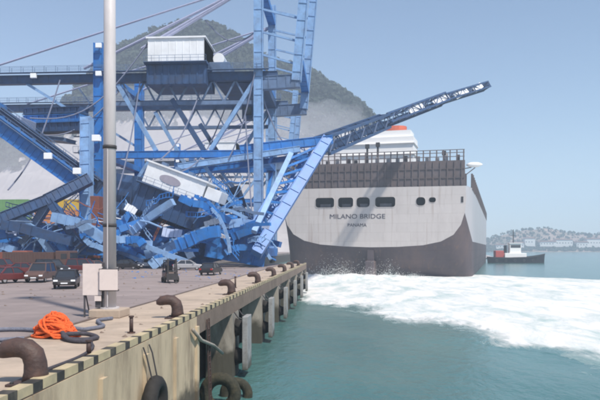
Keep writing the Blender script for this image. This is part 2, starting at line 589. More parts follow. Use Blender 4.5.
# propeller wash: churned foam running from the stern toward the right foreground
def make_wash():
    near = [(-30, 190), (-9, 140), (-6.5, 106), (1.4, 88), (7.1, 76), (11.8, 68), (14.8, 59.5), (17.2, 52.6), (18.9, 46.7), (24, 37), (32, 28), (60, 10)]
    far = [(-30, 230), (20, 205), (44, 205), (69, 178), (100, 165), (140, 150)]
    xs, ys = [], []
    x = -20.0
    while x < 110:
        xs.append(x)
        x += 0.7 if x < 40 else 1.2
    y = 24.0
    while y < 212:
        ys.append(y)
        y += 0.6 if y < 95 else 1.2
    vs_ = []
    hs = []
    for yy in ys:
        for xx in xs:
            d = min((yy - interp(near, xx)) * 0.55, (interp(far, xx) - yy) * 0.8)
            edge = 4.5 * fbm(xx * 0.11, yy * 0.09, 1.7, 6) + 1.5 * fbm(xx * 0.6, yy * 0.5, 4.0, 4)
            mask = (d + edge) / 6.0
            churn = fbm(xx * 0.22, yy * 0.16, 9.1, 5)
            k = max(-1.0, min(1.0, mask))
            boil = math.exp(-((xx - 4) / 20) ** 2 - ((yy - 172) / 16) ** 2)
            h = 0.035 + 0.10 * max(0, k) + max(0, k - 0.3) * (0.10 * churn) + boil * max(0, k) * (1.0 + 0.9 * churn)
            h -= 0.45 * max(0.0, -0.3 - mask)          # the rim dips under the water
            hs.append(mask)
            vs_.append((xx, yy, WZ + sea_h(xx, yy) + h))
    n = len(xs)
    fs = []
    for j in range(len(ys) - 1):
        for i in range(n - 1):
            q = (j * n + i, j * n + i + 1, (j + 1) * n + i + 1, (j + 1) * n + i)
            if max(hs[a] for a in q) > -0.75:
                fs.append(q)
    used = sorted({a for q in fs for a in q})
    mp = {a: i for i, a in enumerate(used)}
    m = MB()
    m.add([vs_[a] for a in used], [tuple(mp[a] for a in q) for q in fs])
    o = m.build('propeller_wash', 'foam', smooth=True)
    att = o.data.attributes.new('thick', 'FLOAT', 'POINT')
    att.data.foreach_set('value', [max(-0.5, min(1.0, hs[a] * 0.42)) for a in used])
    tag(o, 'broad white churned foam spreading over the water from the ship stern', 'foam', kind='stuff')
    # spray thrown up between stern and quay
    m = MB()
    rnd = random.Random(5)
    plumes = [(rnd.uniform(-9, 22), rnd.uniform(168, 180), rnd.uniform(0.8, 3.0), rnd.uniform(0.8, 2.4)) for _ in range(26)]
    for i in range(15000):
        px, py, ph, pw = rnd.choice(plumes)
        zz = WZ + abs(rnd.gauss(0, 1)) * ph * math.exp(-((px - 3) / 15) ** 2) + rnd.random() * 0.5
        r = 0.015 + 0.075 * rnd.random() ** 3
        c = Vector((px + rnd.gauss(0, pw), py + rnd.gauss(0, 1.2), zz))
        m.add([c + Vector(v) * r for v in ((1, 0, -0.6), (-0.6, 0.8, -0.6), (-0.6, -0.8, -0.6), (0, 0, 1))],
              ((0, 1, 3), (1, 2, 3), (2, 0, 3), (0, 2, 1)))
    tag(m.build('spray', 'foam_solid'), 'white spray droplets thrown up around the ship rudder', 'spray', kind='stuff')


make_wash()

# ------------------------------------------------------------------ quay and ground
QE = -7.0               # quay edge (x)
QEND = 134.0            # the berth's far corner (y)
LAND_X = -34.0          # the land beyond the corner starts here


def make_quay():
    m = MB()
    m.prism([(-900, -60), (-11.4, -60), (-11.4, QEND), (LAND_X, QEND), (LAND_X, 420), (-10, 470), (0, 560), (10, 760), (-900, 760)], 'z', -1.0, 0.0)
    g = m.build('ground', 'asphalt')
    tag(g, kind='structure')
    m = MB()
    m.prism([(LAND_X, QEND + 2), (LAND_X, 420), (-10, 470), (0, 560), (10, 760), (-900, 760), (-900, QEND + 2)], 'z', -9, -1.02)
    tag(m.build('sea_wall', 'concrete_dark'), kind='structure')
    # concrete apron strip made of cast slabs
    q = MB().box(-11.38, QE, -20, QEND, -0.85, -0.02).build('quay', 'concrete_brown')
    tag(q, kind='structure')
    ORG[q.name] = Vector()
    y = 4.0
    k = 0
    while y < QEND - 0.1:
        L = min(6.0, QEND - y)
        MB().box(-11.36, QE - 0.32, y, y + L - 0.06, -0.021, 0.004 + 0.002 * (k % 3)).build('slab', 'concrete', q)
        y += L
        k += 1
    # painted kerb blocks along the edge
    kr = random.Random(14)
    y = 10.0
    k = 0
    while y < QEND - 1:
        L = (0.42 if k % 2 else 0.82) * kr.uniform(0.82, 1.2)
        mname = 'kerb_black' if k % 2 else 'kerb_yellow'
        MB().box(QE - 0.3, QE + 0.02, y, y + L - 0.012, -0.0195, 0.21 + kr.uniform(-0.012, 0.012)).build('kerb_block', mname, q)
        y += L
        k += 1
    # near solid wall panels
    for (y0, y1) in ((6.0, 14.2), (14.25, 22.6), (22.65, 31.0)):
        MB().box(QE - 0.7, QE + 0.03, y0, y1, -5.6, -0.06).build('wall_panel', 'concrete_face', q)
    for y0 in (9.8, 14.0, 18.2, 22.4, 26.6, 30.6):
        MB().box(QE + 0.032, QE + 0.16, y0, y0 + 0.4, -5.6, -0.5).build('pilaster', 'concrete_face', q)
    # fascia beam over the open bays
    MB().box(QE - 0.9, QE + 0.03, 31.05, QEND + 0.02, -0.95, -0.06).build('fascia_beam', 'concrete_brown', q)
    MB().box(-16.4, -15.9, 5.0, QEND - 0.5, -8, -0.86).build('back_wall', 'concrete_dark', q)
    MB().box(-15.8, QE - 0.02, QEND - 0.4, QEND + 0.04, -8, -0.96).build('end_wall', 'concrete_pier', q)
    for i in range(14):
        yy = 34.5 + i * 7.6
        if yy < QEND - 1:
            MB().cyl((-9.3, yy, -8), (-9.3, yy, -0.86), 0.5, n=14).build('pile', 'concrete_dark', q, smooth=True)
    # concrete piers carrying the fenders
    ys = [42.6 + 15.4 * i for i in range(6)]
    for yy in ys:
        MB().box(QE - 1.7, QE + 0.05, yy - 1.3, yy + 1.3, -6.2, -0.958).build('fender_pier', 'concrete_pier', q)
    tag(q, kind='structure')
    fen = None
    names = ['pale fender panel on the quay nearest the camera', 'second fender panel from the camera along the quay', 'third fender panel from the camera along the quay',
             'fourth fender panel from the camera along the quay', 'fifth fender panel from the camera along the quay', 'farthest fender panel on the quay beside the foam']
    for i, yy in enumerate(ys):
        if fen is None:
            fen = thing('quay_fender', names[i], 'fender', (0, 0, 0), 'fender panels along the quay')
            MB().box(0.62, 0.98, -0.95, 0.95, -4.7, -1.2).build('panel', 'fender_face', fen, bevel=0.04)
            for zz in (-2.0, -3.9):
                MB().cyl((0.05, 0, zz), (0.62, 0, zz), 0.62, 0.42, 16).build('rubber_cone', 'rubber', fen, smooth=True)
            MB().tube([(0.1, -0.9, -0.9), (0.35, -0.9, -1.25), (0.62, -0.85, -1.35)], 0.045, 6).build('chain', 'dark_steel', fen)
            MB().tube([(0.1, 0.9, -0.9), (0.35, 0.9, -1.25), (0.62, 0.85, -1.35)], 0.045, 6).build('chain', 'dark_steel', fen)
            f = fen
        else:
            f = copy_tree(fen)
            f['label'] = names[i]
        f.location = (QE, yy, 0)
    # crane rail set into the deck
    r = MB().box(-11.56, -11.42, 2, QEND - 1, 0.0, 0.05).box(-11.66, -11.57, 2, QEND - 1, 0, 0.02)
    tag(r.build('crane_rail', 'rail_steel'), 'rusty steel crane rail along the inner side of the pale apron', 'rail')
    # a rusty ladder down the open bay
    lad = thing('quay_ladder', 'rusty steel ladder leaning in the first open bay', 'ladder', (QE + 0.2, 33.5, -5.5))
    for dx in (0, 0.5):
        MB().beam((QE + 0.2, 33.3 + dx, -5.4), (QE + 0.12, 33.0 + dx, -0.4), 0.07).build('rail', 'bollard_brown', lad)
    for i in range(14):
        t = (i + 0.5) / 14
        a = Vector((QE + 0.2, 33.3, -5.4)).lerp(Vector((QE + 0.12, 33.0, -0.4)), t)
        MB().cyl(a, a + Vector((0, 0.5, 0)), 0.025, n=6).build('rung', 'bollard_brown', lad)
    pp = MB().tube([(QE + 0.18, 29.5, -0.5), (QE + 0.25, 31.0, -1.2), (QE + 0.25, 34.0, -1.9), (QE + 0.1, 37.5, -2.9)], 0.09, 8)
    tag(pp.build('drain_pipe', 'concrete_pier', smooth=True), 'thin sloping pale pipe across the first open bay', 'pipe')


make_quay()


# hooked mooring bollards
def make_bollards():
    b = thing('bollard', '', 'bollard')
    path = [(0.20, 0, 0.05), (0.20, 0, 0.3), (0.19, 0, 0.52), (0.13, 0, 0.74), (-0.02, 0, 0.87), (-0.22, 0, 0.90), (-0.42, 0, 0.86), (-0.56, 0, 0.75), (-0.60, 0, 0.66)]
    rad = [0.30, 0.25, 0.24, 0.245, 0.25, 0.25, 0.235, 0.18, 0.09]
    MB().tube(path, rad, 16).build('post', 'bollard_brown', b, smooth=True)
    fl = MB().box(-0.28, 0.55, -0.42, 0.42, 0.012, 0.07)
    f = fl.build('base_plate', 'bollard_brown', b, bevel=0.015)
    for sx in (-0.17, 0.46):
        for sy in (-0.33, 0.33):
            MB().cyl((sx, sy, 0.07), (sx, sy, 0.11), 0.04, n=6).build('bolt', 'dark_steel', b)
    lab = ['large dark brown hooked bollard in the near left corner', 'brown hooked bollard on the pale apron right of the lamp post', 'third hooked bollard from the camera on the quay edge',
           'fourth hooked bollard from the camera on the quay edge', 'fifth hooked bollard from the camera on the quay edge', 'sixth hooked bollard from the camera on the quay edge',
           'seventh hooked bollard from the camera, near the wrecked crane', 'farthest hooked bollard at the end of the quay']
    ys = [15.2, 29.8, 45.0, 59.5, 74.0, 88.5, 103.0, 118.0]
    for i, yy in enumerate(ys):
        o = b if i == 0 else copy_tree(b)
        o.location = (-7.85 if i else -7.6, yy, 0)
        o.rotation_euler = (0, 0, R((0, 6, -8, 12, 3, -5, 9, 0)[i]))
        o.scale = (1.12, 1.12, 0.98) if i == 0 else (1.12, 1.12, 0.96)
        tag(o, lab[i], 'bollard', 'hooked bollards along the quay')
    # little stanchions
    for i, (x, y, h, l) in enumerate(((-8.05, 24.4, 0.62, 'short rusty post on the apron between lamp post and kerb'), (-7.7, 19.3, 0.42, 'stubby rusty post at the kerb above the tyre'), (-8.6, 52.5, 0.9, 'thin rusty post standing beyond the third bollard'))):
        t = thing('stanchion', l, 'post', (x, y, 0), 'rusty posts on the quay')
        MB().cyl((x, y, 0.06), (x, y, h), 0.075, 0.07, 10).build('shaft', 'bollard_brown', t, smooth=True)
        MB().cyl((x, y, 0.008), (x, y, 0.06), 0.15, n=10).build('foot', 'bollard_brown', t)
        MB().cyl((x, y, h), (x, y, h + 0.06), 0.10, n=10).build('cap', 'bollard_brown', t)


make_bollards()

# tyre fenders hung on the wall
for (yy, zz, rr, l, mm, ax, dx) in ((22.6, -2.2, 0.95, 'big black tyre hanging on the pale quay wall', 'rubber', 'x', 0.42), (34.6, -4.6, 1.15, 'big weedy tyre at the waterline in the first open bay', 'weedy_rubber', 'y', 0.5), (36.3, -5.0, 0.95, 'smaller weedy tyre lying low behind the big one', 'weedy_rubber', 'y', 1.1)):
    x = QE + dx
    t = thing('tyre_fender', l, 'tyre', (x, yy, zz), 'tyres along the quay wall')
    MB().torus((x, yy, zz), rr * 0.72, rr * 0.28, ax, 26, 10).build('tyre', mm, t, smooth=True)
    MB().torus((x, yy, zz), rr * 0.46, rr * 0.06, ax, 22, 6).build('bead', mm, t, smooth=True)
    if zz > -4:
        for s in (-1, 1):
            MB().tube([(x, yy + s * rr * 0.3, zz + rr * 0.75), (QE + 0.2, yy + s * 0.35, -0.5), (QE + 0.08, yy + s * 0.35, -0.2)], 0.03, 5).build('chain', 'dark_steel', t)


# ------------------------------------------------------------------ lamp mast with boards
def make_mast():
    x, y = -11.02, 30.2
    t = thing('lamp_mast', 'tall pale tapered lamp mast standing on the quay apron', 'lamp post', (x, y, 0))
    MB().cyl((x, y, 0.45), (x, y, 22), 0.31, 0.26, 20).build('pole', 'pole_paint', t, smooth=True)
    base = MB().prism([(x - 0.75, y - 0.75), (x + 0.75, y - 0.75), (x + 0.75, y + 0.75), (x - 0.75, y + 0.75)], 'z', 0.005, 0.4)
    base.build('base', 'concrete', t, bevel=0.05)
    MB().cyl((x, y, 0.4), (x, y, 0.47), 0.45, n=20).build('flange', 'pole_paint', t)
    for zz in (8.05, 4.3):
        MB().cyl((x, y, zz), (x, y, zz + 0.16), 0.33, 0.33, 20).build('band', 'dark_steel', t, smooth=True)
    MB().box(x - 0.62, x - 0.32, y - 0.25, y + 0.25, 0.46, 1.5).build('cabinet', 'cabinet_grey', t, bevel=0.02)
    MB().cyl((x + 0.02, y - 0.36, 0.5), (x + 0.02, y - 0.34, 8), 0.03, n=8).build('conduit', 'pole_paint', t)
    hd = MB().cyl((x, y, 21.8), (x, y, 22.2), 0.8, n=16).build('head_ring', 'dark_steel', t)
    for k in range(6):
        a = k * math.pi / 3
        c = Vector((x + 0.95 * math.cos(a), y + 0.95 * math.sin(a), 21.8))
        MB().box(c.x - 0.25, c.x + 0.25, c.y - 0.2, c.y + 0.2, c.z - 0.15, c.z + 0.2).build('floodlight', 'cabinet_grey', t)
    # square board on the mast
    b = thing('notice_board', 'square pale pinkish board strapped to the lamp mast', 'sign', (x + 0.1, y - 0.4, 1.25))
    MB().box(x - 0.32, x + 0.56, y - 0.50, y - 0.46, 1.30, 2.28).build('panel', 'sign_pink', b, bevel=0.01)
    MB().box(x - 0.36, x + 0.60, y - 0.455, y - 0.42, 1.26, 1.34).build('rail', 'cabinet_grey', b)
    MB().box(x - 0.36, x + 0.60, y - 0.455, y - 0.42, 2.22, 2.32).build('rail', 'cabinet_grey', b)
    MB().box(x - 0.25, x + 0.25, y - 0.42, y - 0.29, 1.9, 2.0).build('bracket', 'dark_steel', b)
    # tall standing board to the left
    x2, y2 = -11.75, 29.9
    b = thing('standing_board', 'tall cream board on dark legs left of the lamp mast', 'sign', (x2, y2, 0))
    MB().box(x2 - 0.46, x2 + 0.46, y2 - 0.05, y2, 1.05, 2.55).build('panel', 'sign_pink', b, bevel=0.01)
    for s in (-0.4, 0.52):
        MB().beam((x2 + s, y2 + 0.05, 0.0), (x2 + s, y2 + 0.05, 2.6), 0.07).build('leg', 'cabinet_grey', b)
        MB().beam((x2 + s, y2 + 0.7, 0.03), (x2 + s, y2 + 0.08, 1.3), 0.05).build('strut', 'cabinet_grey', b)
    MB().box(x2 + 0.12, x2 + 0.44, y2 - 0.048, y2 - 0.005, 0.78, 1.03).build('small_plate', 'sign_pink', b)


make_mast()


# ------------------------------------------------------------------ ropes on the quay
def make_ropes():
    rnd = random.Random(3)
    cx, cy = -10.55, 23.2
    t = thing('rope_heap', 'heap of bright orange mooring rope on the quay', 'rope', (cx, cy, 0))
    # many loops thrown over each other, building a mound
    for layer in range(18):
        pts = []
        rz = rnd.random() * 6
        ox, oy = rnd.gauss(0, 0.16), rnd.gauss(0, 0.14)
        lift = rnd.uniform(0.0, 0.62)
        ax_, ay_ = rnd.uniform(0.35, 0.72), rnd.uniform(0.3, 0.6)
        if layer < 3:
            ax_, ay_, ox, oy, lift = 0.74 - 0.12 * layer, 0.62 - 0.1 * layer, 0, 0, 0.0
        tx, ty = rnd.gauss(0, 0.22), rnd.gauss(0, 0.22)
        for k in range(96):
            a = k * 0.23 + rz
            w_ = 0.72 + 0.28 * math.sin(k * 0.17 + layer * 2.1)
            xx, yy_ = ox + ax_ * w_ * math.cos(a), oy + ay_ * w_ * math.sin(a)
            mound = 0.95 * max(0.0, 1 - (xx / 0.85) ** 2 - (yy_ / 0.75) ** 2)
            zz = 0.06 + min(1.0, lift + 0.25) * mound + tx * xx * 0.6 + ty * yy_ * 0.6 + 0.05 * math.sin(a * 2.3 + layer)
            pts.append((cx + xx * 1.0, cy + yy_, max(0.06, zz)))
        sm = []
        for i in range(len(pts) - 1):
            p, q = Vector(pts[i]), Vector(pts[i + 1])
            sm.append(p)
        MB().tube(sm, 0.046, 7).build('rope_coil', 'orange_rope', t, smooth=True)

    def rope(label, pts, mm, r):
        p = [Vector(x) for x in pts]
        out = []
        for i in range(len(p) - 1):
            p0, p1, p2, p3 = p[max(i - 1, 0)], p[i], p[i + 1], p[min(i + 2, len(p) - 1)]
            for s in range(8):
                u = s / 8
                out.append(0.5 * ((2 * p1) + (-p0 + p2) * u + (2 * p0 - 5 * p1 + 4 * p2 - p3) * u * u + (-p0 + 3 * p1 - 3 * p2 + p3) * u ** 3))
        out.append(p[-1])
        for v in out:
            v.z = max(v.z, r + 0.01)
        tag(MB().tube(out, r, 8).build('mooring_rope', mm, smooth=True), label, 'rope', 'loose ropes on the quay')
    z = 0.08
    rope('dark blue grey rope running left from the orange heap', [(-11.1, 23.6, 0.3), (-11.9, 24.4, z), (-13.0, 24.6, z), (-14.4, 24.0, z), (-16.5, 24.6, z)], 'blue_rope', 0.085)
    rope('grey rope looping in front of the orange heap', [(-11.2, 22.2, z), (-12.2, 21.7, z), (-13.4, 22.0, z), (-14.6, 21.2, z), (-16, 21.4, z)], 'blue_rope', 0.075)
    rope('tangled dark rope right of the orange heap', [(-10.1, 22.8, 0.25), (-9.5, 22.1, z), (-8.9, 22.0, z), (-8.7, 22.6, z), (-9.3, 23.0, 0.16), (-9.9, 22.5, 0.18), (-9.2, 21.7, z), (-8.5, 21.6, z)], 'dark_rope', 0.08)
    rope('blue grey rope from the orange heap toward the mast', [(-10.2, 23.7, 0.3), (-10.0, 24.8, z), (-9.7, 25.8, z), (-10.2, 26.8, z), (-10.7, 27.9, z), (-10.4, 28.8, z)], 'blue_rope', 0.08)
    rope('thin dark rope lying along the kerb', [(-8.6, 21.6, z), (-8.0, 20.4, z), (-7.7, 18.6, z), (-7.75, 16.6, z)], 'dark_rope', 0.05)


make_ropes()


# ------------------------------------------------------------------ vehicles
def car_parts(t, paint, van=False):
    """A car 4.4 m long along +Y (front at -Y), built about the origin."""
    if van:
        prof = [(-2.2, 0.35), (-2.25, 0.75), (-1.95, 1.0), (-1.3, 1.12), (-0.75, 1.02), (2.15, 1.02), (2.25, 0.8), (2.22, 0.35)]
        cab = (-1.25, 2.2, -0.55, 2.0, 1.0, 1.82)
    else:
        prof = [(-2.15, 0.32), (-2.22, 0.6), (-2.0, 0.82), (-1.0, 0.95), (-0.9, 0.95), (1.5, 0.97), (2.1, 0.92), (2.2, 0.7), (2.15, 0.32)]
        cab = (-1.15, 1.75, -0.35, 1.05, 0.93, 1.46)
    b = MB().prism(prof, 'x', -0.88, 0.88)
    b.build('body', paint, t, bevel=0.10)
    y0, y1, y2, y3, z0, z1 = cab
    w0, w1 = 0.82, 0.64
    g = MB().add([(-w0, y0, z0), (w0, y0, z0), (w0, y1, z0), (-w0, y1, z0), (-w1, y2, z1), (w1, y2, z1), (w1, y3, z1), (-w1, y3, z1)],
                 ((0, 3, 2, 1), (4, 5, 6, 7), (0, 1, 5, 4), (1, 2, 6, 5), (2, 3, 7, 6), (3, 0, 4, 7)))
    g.build('windows', 'glass_dark', t)
    MB().box(-w1 - 0.03, w1 + 0.03, y2 - 0.06, y3 + 0.06, z1 - 0.03, z1 + 0.05).build('roof', paint, t, bevel=0.03)
    for s in (-1, 1):
        for ya, yb, ww in ((y0, y2, 0.09), (y1, y3, 0.12), ((y0 + y1) / 2, (y2 + y3) / 2, 0.08)):
            MB().beam((s * w0, ya, z0), (s * w1, yb, z1), ww).build('pillar', paint, t)
    for sx in (-1, 1):
        for yy in (-1.35, 1.35):
            w = MB().torus((sx * 0.80, yy, 0.32), 0.235, 0.085, 'x', 18, 8).build('tyre', 'rubber', t, smooth=True)
            MB().cyl((sx * 0.74, yy, 0.32), (sx * 0.86, yy, 0.32), 0.18, n=12).build('rim', 'car_silver', w)
        MB().box(sx * 0.66 - 0.17, sx * 0.66 + 0.17, -2.26, -2.1, 0.62, 0.76).build('headlight', 'lamp_glass', t, bevel=0.02)
        MB().box(sx * 0.70 - 0.13, sx * 0.70 + 0.13, 2.12, 2.25, 0.66, 0.84).build('tail_light', 'tail_red', t, bevel=0.02)
        MB().box(sx * 0.96 - 0.09, sx * 0.96 + 0.09, y0 + 0.25, y0 + 0.38, 0.93, 1.07).build('mirror', paint, t)
    MB().box(-0.5, 0.5, -2.27, -2.15, 0.42, 0.56).build('grille', 'dark_steel', t)
    MB().box(-0.26, 0.26, -2.285, -2.272, 0.45, 0.54).build('number_plate', 'lamp_glass', t)


def make_vehicles():
    specs = [
        ('parked_car', 'maroon car at the far left below the fallen girder', 'car_maroon', W(10, 284, 59), 160, False),
        ('parked_car', 'dusty brown van parked second from the left', 'car_brown', W(41, 284, 61), 8, True),
        ('parked_car', 'black car with bright headlamp just left of the cream board', 'car_black', W(67, 290, 52), 18, False),
        ('parked_car', 'white car far off right of the lamp mast', 'car_white', W(146, 268, 104), 98, False),
        ('parked_car', 'dark car seen from behind under the wreck near the quay edge', 'car_black', W(211, 276, 78), 175, False),
        ('parked_car', 'dark red van behind the black car under the blue wreck', 'car_maroon', W(84, 274, 84), 90, True),
        ('parked_car', 'dark car beside the white car right of the mast', 'car_black', W(128, 269, 98), 80, False),
        ('parked_car', 'red car in the second row behind the maroon car', 'car_maroon', W(26, 275, 76), 95, False),
        ('parked_car', 'black van in the second row behind the brown van', 'car_black', W(52, 274, 80), 70, True),
        ('parked_car', 'brown car just left of the lamp mast under the wreck', 'car_brown', W(97, 271, 90), 110, False),
        ('parked_car', 'maroon van at the left frame edge in the second row', 'car_maroon', W(3, 273, 84), 85, True),
        ('parked_car', 'silver car beside the forklift, farther back', 'car_silver', W(188, 270, 95), 100, False),
    ]
    for name, label, paint, p, rz, van in specs:
        t = thing(name, label, 'van' if van else 'car', (0, 0, 0), 'vehicles parked under the wreck')
        car_parts(t, paint, van)
        t.location = (p.x, p.y, 0.0)
        t.rotation_euler = (0, 0, R(rz))
    # forklift
    p = W(171, 283, 60)
    t = thing('forklift', 'dark forklift truck with raised mast posts on the quay road', 'forklift')
    MB().box(-0.6, 0.6, -0.3, 1.5, 0.3, 1.0).build('body', 'car_brown', t, bevel=0.08)
    MB().box(-0.58, 0.58, 1.0, 1.75, 0.25, 1.15).build('counterweight', 'car_black', t, bevel=0.12)
    for s in (-1, 1):
        MB().beam((s * 0.55, -0.25, 1.0), (s * 0.5, 0.0, 2.1), 0.08).build('roof_post', 'car_black', t)
        MB().beam((s * 0.55, 1.2, 1.0), (s * 0.5, 1.0, 2.1), 0.08).build('roof_post', 'car_black', t)
        MB().box(s * 0.38 - 0.07, s * 0.38 + 0.07, -0.62, -0.45, 0.1, 2.3).build('mast_rail', 'dark_steel', t)
        MB().box(s * 0.3 - 0.06, s * 0.3 + 0.06, -1.75, -0.65, 0.12, 0.18).build('fork', 'dark_steel', t)
        for yy, rr in ((-0.1, 0.34), (1.25, 0.27)):
            MB().torus((s * 0.6, yy, rr), rr * 0.66, rr * 0.34, 'x', 16, 8).build('wheel', 'rubber', t, smooth=True)
    MB().box(-0.55, 0.55, -0.05, 1.05, 2.1, 2.17).build('roof_guard', 'car_black', t)
    MB().box(-0.3, 0.3, 0.45, 0.95, 1.0, 1.12).build('seat', 'dark_steel', t, bevel=0.03)
    MB().box(-0.3, 0.3, 0.9, 1.02, 1.12, 1.6).build('seat_back', 'dark_steel', t, bevel=0.03)
    MB().box(-0.55, 0.55, -0.66, -0.625, 0.3, 0.9).build('carriage', 'dark_steel', t)
    t.location = (p.x, p.y, 0)
    t.rotation_euler = (0, 0, R(25))
    # articulated trucks with reddish boxes behind the cars
    for (px, py, Y, rz, label, bm_) in ((22, 270, 92, 96, 'lorry with rust red box at the far left under the wreck', 'box_rust'), (66, 271, 90, 84, 'lorry with brown box behind the black car', 'car_brown')):
        p = W(px, py, Y)
        t = thing('lorry', label, 'truck', (0, 0, 0), 'lorries under the wreck')
        MB().box(-1.2, 1.2, -1.2, 1.0, 0.7, 2.9).build('cab', bm_, t, bevel=0.12)
        MB().box(-1.05, 1.05, -1.215, -1.1, 1.75, 2.6).build('windscreen', 'glass_dark', t)
        for s in (-1, 1):
            MB().box(s * 1.21 - 0.02, s * 1.21 + 0.02, -0.8, 0.1, 1.75, 2.5).build('side_window', 'glass_dark', t)
            MB().box(s * 0.85 - 0.2, s * 0.85 + 0.2, -1.25, -1.15, 0.85, 1.05).build('headlight', 'lamp_glass', t)
            for yy in (-0.3, 2.2, 7.0, 8.2):
                MB().torus((s * 1.05, yy, 0.5), 0.34, 0.16, 'x', 16, 8).build('wheel', 'rubber', t, smooth=True)
        MB().box(-0.5, 0.5, 0.8, 9.0, 0.6, 0.95).build('chassis', 'dark_steel', t)
        bx = MB().box(-1.2, 1.2, 1.3, 9.2, 0.98, 2.7)
        for k in range(18):
            y0 = 1.5 + k * 0.42
            for s in (-1, 1):
                bx.box(s * 1.22 - 0.03, s * 1.22 + 0.03, y0, y0 + 0.2, 1.1, 2.6)
        bx.build('cargo_box', bm_, t)
        t.location = (p.x, p.y, 0)
        t.rotation_euler = (0, 0, R(rz))


make_vehicles()


# ------------------------------------------------------------------ container stacks behind
def make_containers():
    L, Wd, H = 12.19, 2.44, 2.59
    prot = {}

    def proto(mm):
        t = thing('shipping_container', '', 'container')
        b = MB().box(-L / 2 + 0.06, L / 2 - 0.06, -Wd / 2 + 0.06, Wd / 2 - 0.06, 0.12, H - 0.04)
        n = 26
        for k in range(n):
            x0 = -L / 2 + 0.25 + k * (L - 0.5) / n
            for s in (-1, 1):
                b.box(x0, x0 + (L - 0.5) / n * 0.5, s * (Wd / 2 - 0.03) - 0.03, s * (Wd / 2 - 0.03) + 0.03, 0.2, H - 0.15)
        b.build('corrugated_body', mm, t)
        fr = MB()
        for sx in (-1, 1):
            for sy in (-1, 1):
                fr.box(sx * (L / 2 - 0.08) - 0.08, sx * (L / 2 - 0.08) + 0.08, sy * (Wd / 2 - 0.07) - 0.075, sy * (Wd / 2 - 0.07) + 0.075, 0.0, H)
        for sy in (-1, 1):
            for zz in (0.07, H - 0.07):
                fr.box(-L / 2 + 0.1, L / 2 - 0.1, sy * (Wd / 2 - 0.05) - 0.05, sy * (Wd / 2 - 0.05) + 0.05, zz - 0.07, zz + 0.07)
        fr.build('frame', mm, t)
        for s in (-1, 1):
            d = MB().box(L / 2 - 0.06, L / 2 + 0.0, s * 0.56 - 0.54, s * 0.56 + 0.54, 0.2, H - 0.15).build('door', mm, t)
            for q in (-0.25, 0.25):
                MB().cyl((L / 2 + 0.03, s * 0.56 + q, 0.25), (L / 2 + 0.03, s * 0.56 + q, H - 0.2), 0.025, n=6).build('lock_rod', 'box_grey', d)
        return t
    colours = {'yellow': 'box_yellow', 'orange': 'box_orange', 'green': 'box_green', 'blue': 'box_blue', 'grey': 'box_grey', 'rust red': 'box_rust'}
    # stacks: (px of centre, distance, colours from the bottom up, place words)
    stacks = [(60, 160, ['rust red', 'blue', 'grey', 'orange', 'orange', 'yellow'], 'of the stack under the fallen girder'),
              (112, 161, ['blue', 'rust red', 'orange', 'rust red', 'orange'], 'of the stack behind the crane leg'),
              (7, 159, ['grey', 'blue', 'grey', 'grey', 'green', 'green'], 'of the stack at the left edge'),
              (168, 162, ['grey', 'orange', 'blue'], 'of the low stack right of the mast')]
    tiers = ['bottom', 'second', 'third', 'fourth', 'fifth', 'sixth']
    for px, Y, cs, place in stacks:
        p = W(px, 248, Y)
        for k, c in enumerate(cs):
            if c not in prot:
                o = prot[c] = proto(colours[c])
            else:
                o = copy_tree(prot[c])
            o.location = (p.x + random.uniform(-0.1, 0.1), p.y, k * 2.6)
            w = 'topmost' if k == len(cs) - 1 else (tiers[k] + ' from ground' if k else 'lowest')
            tag(o, f'{c} shipping container, {w} {place}', 'container', 'shipping containers stacked behind the cranes')


make_containers()


# ------------------------------------------------------------------ cranes
def truss(mb_list, p0, p1, w, h, n, chord=0.22, lace=0.12):
    """A four-chord lattice box between p0 and p1; returns MBs (chords, lacing)."""
    p0, p1 = Vector(p0), Vector(p1)
    ch, la = MB(), MB()
    d, a, b = ch.frame(p0, p1)
    cs = [(a * sa * w / 2 + b * sb * h / 2) for sa, sb in ((-1, -1), (1, -1), (1, 1), (-1, 1))]
    for c in cs:
        ch.beam(p0 + c, p1 + c, chord)
    for i in range(n):
        q0, q1 = p0.lerp(p1, i / n), p0.lerp(p1, (i + 1) / n)
        for k in range(4):
            c, e = cs[k], cs[(k + 1) % 4]
            la.beam(q0 + c, q0 + e, lace)
            if i % 2:
                la.beam(q0 + c, q1 + e, lace)
            else:
                la.beam(q0 + e, q1 + c, lace)
    for k in range(4):
        la.beam(p1 + cs[k], p1 + cs[(k + 1) % 4], lace)
    return ch, la


def girder(name, p0, p1, w, h, mm, parent, ribs=0, flange=True):
    """Box girder with flanges and stiffener ribs."""
    p0, p1 = Vector(p0), Vector(p1)
    m = MB()
    m.beam(p0, p1, w, h)
    d, a, b = m.frame(p0, p1)
    if flange:
        for s in (-1, 1):
            m.beam(p0 + b * s * (h / 2 + 0.05), p1 + b * s * (h / 2 + 0.05), w * 1.22, 0.1)
    for i in range(ribs):
        q = p0.lerp(p1, (i + 0.5) / ribs)
        m.beam(q - d * 0.06, q + d * 0.06, w * 1.14, h * 0.98)
    return m.build(name, mm, parent)


def walkway(p0, p1, off, parent, mm='crane_grey'):
    """A narrow grating with posts and handrails along a girder (offset along Y)."""
    p0, p1 = Vector(p0) + off, Vector(p1) + off
    L = (p1 - p0).length
    g = MB()
    g.beam(p0, p1, 0.9, 0.08)
    w = g.build('walkway', mm, parent)
    r = MB()
    n = max(2, int(L / 2.2))
    up = Vector((0, 0, 1))
    for s in (-0.42, 0.42):
        o = Vector((0, s, 0))
        for i in range(n + 1):
            q = p0.lerp(p1, i / n) + o
            r.beam(q, q + up * 1.1, 0.06)
        for z in (0.55, 1.1):
            r.beam(p0 + o + up * z, p1 + o + up * z, 0.05)
    r.build('handrail', mm, w)


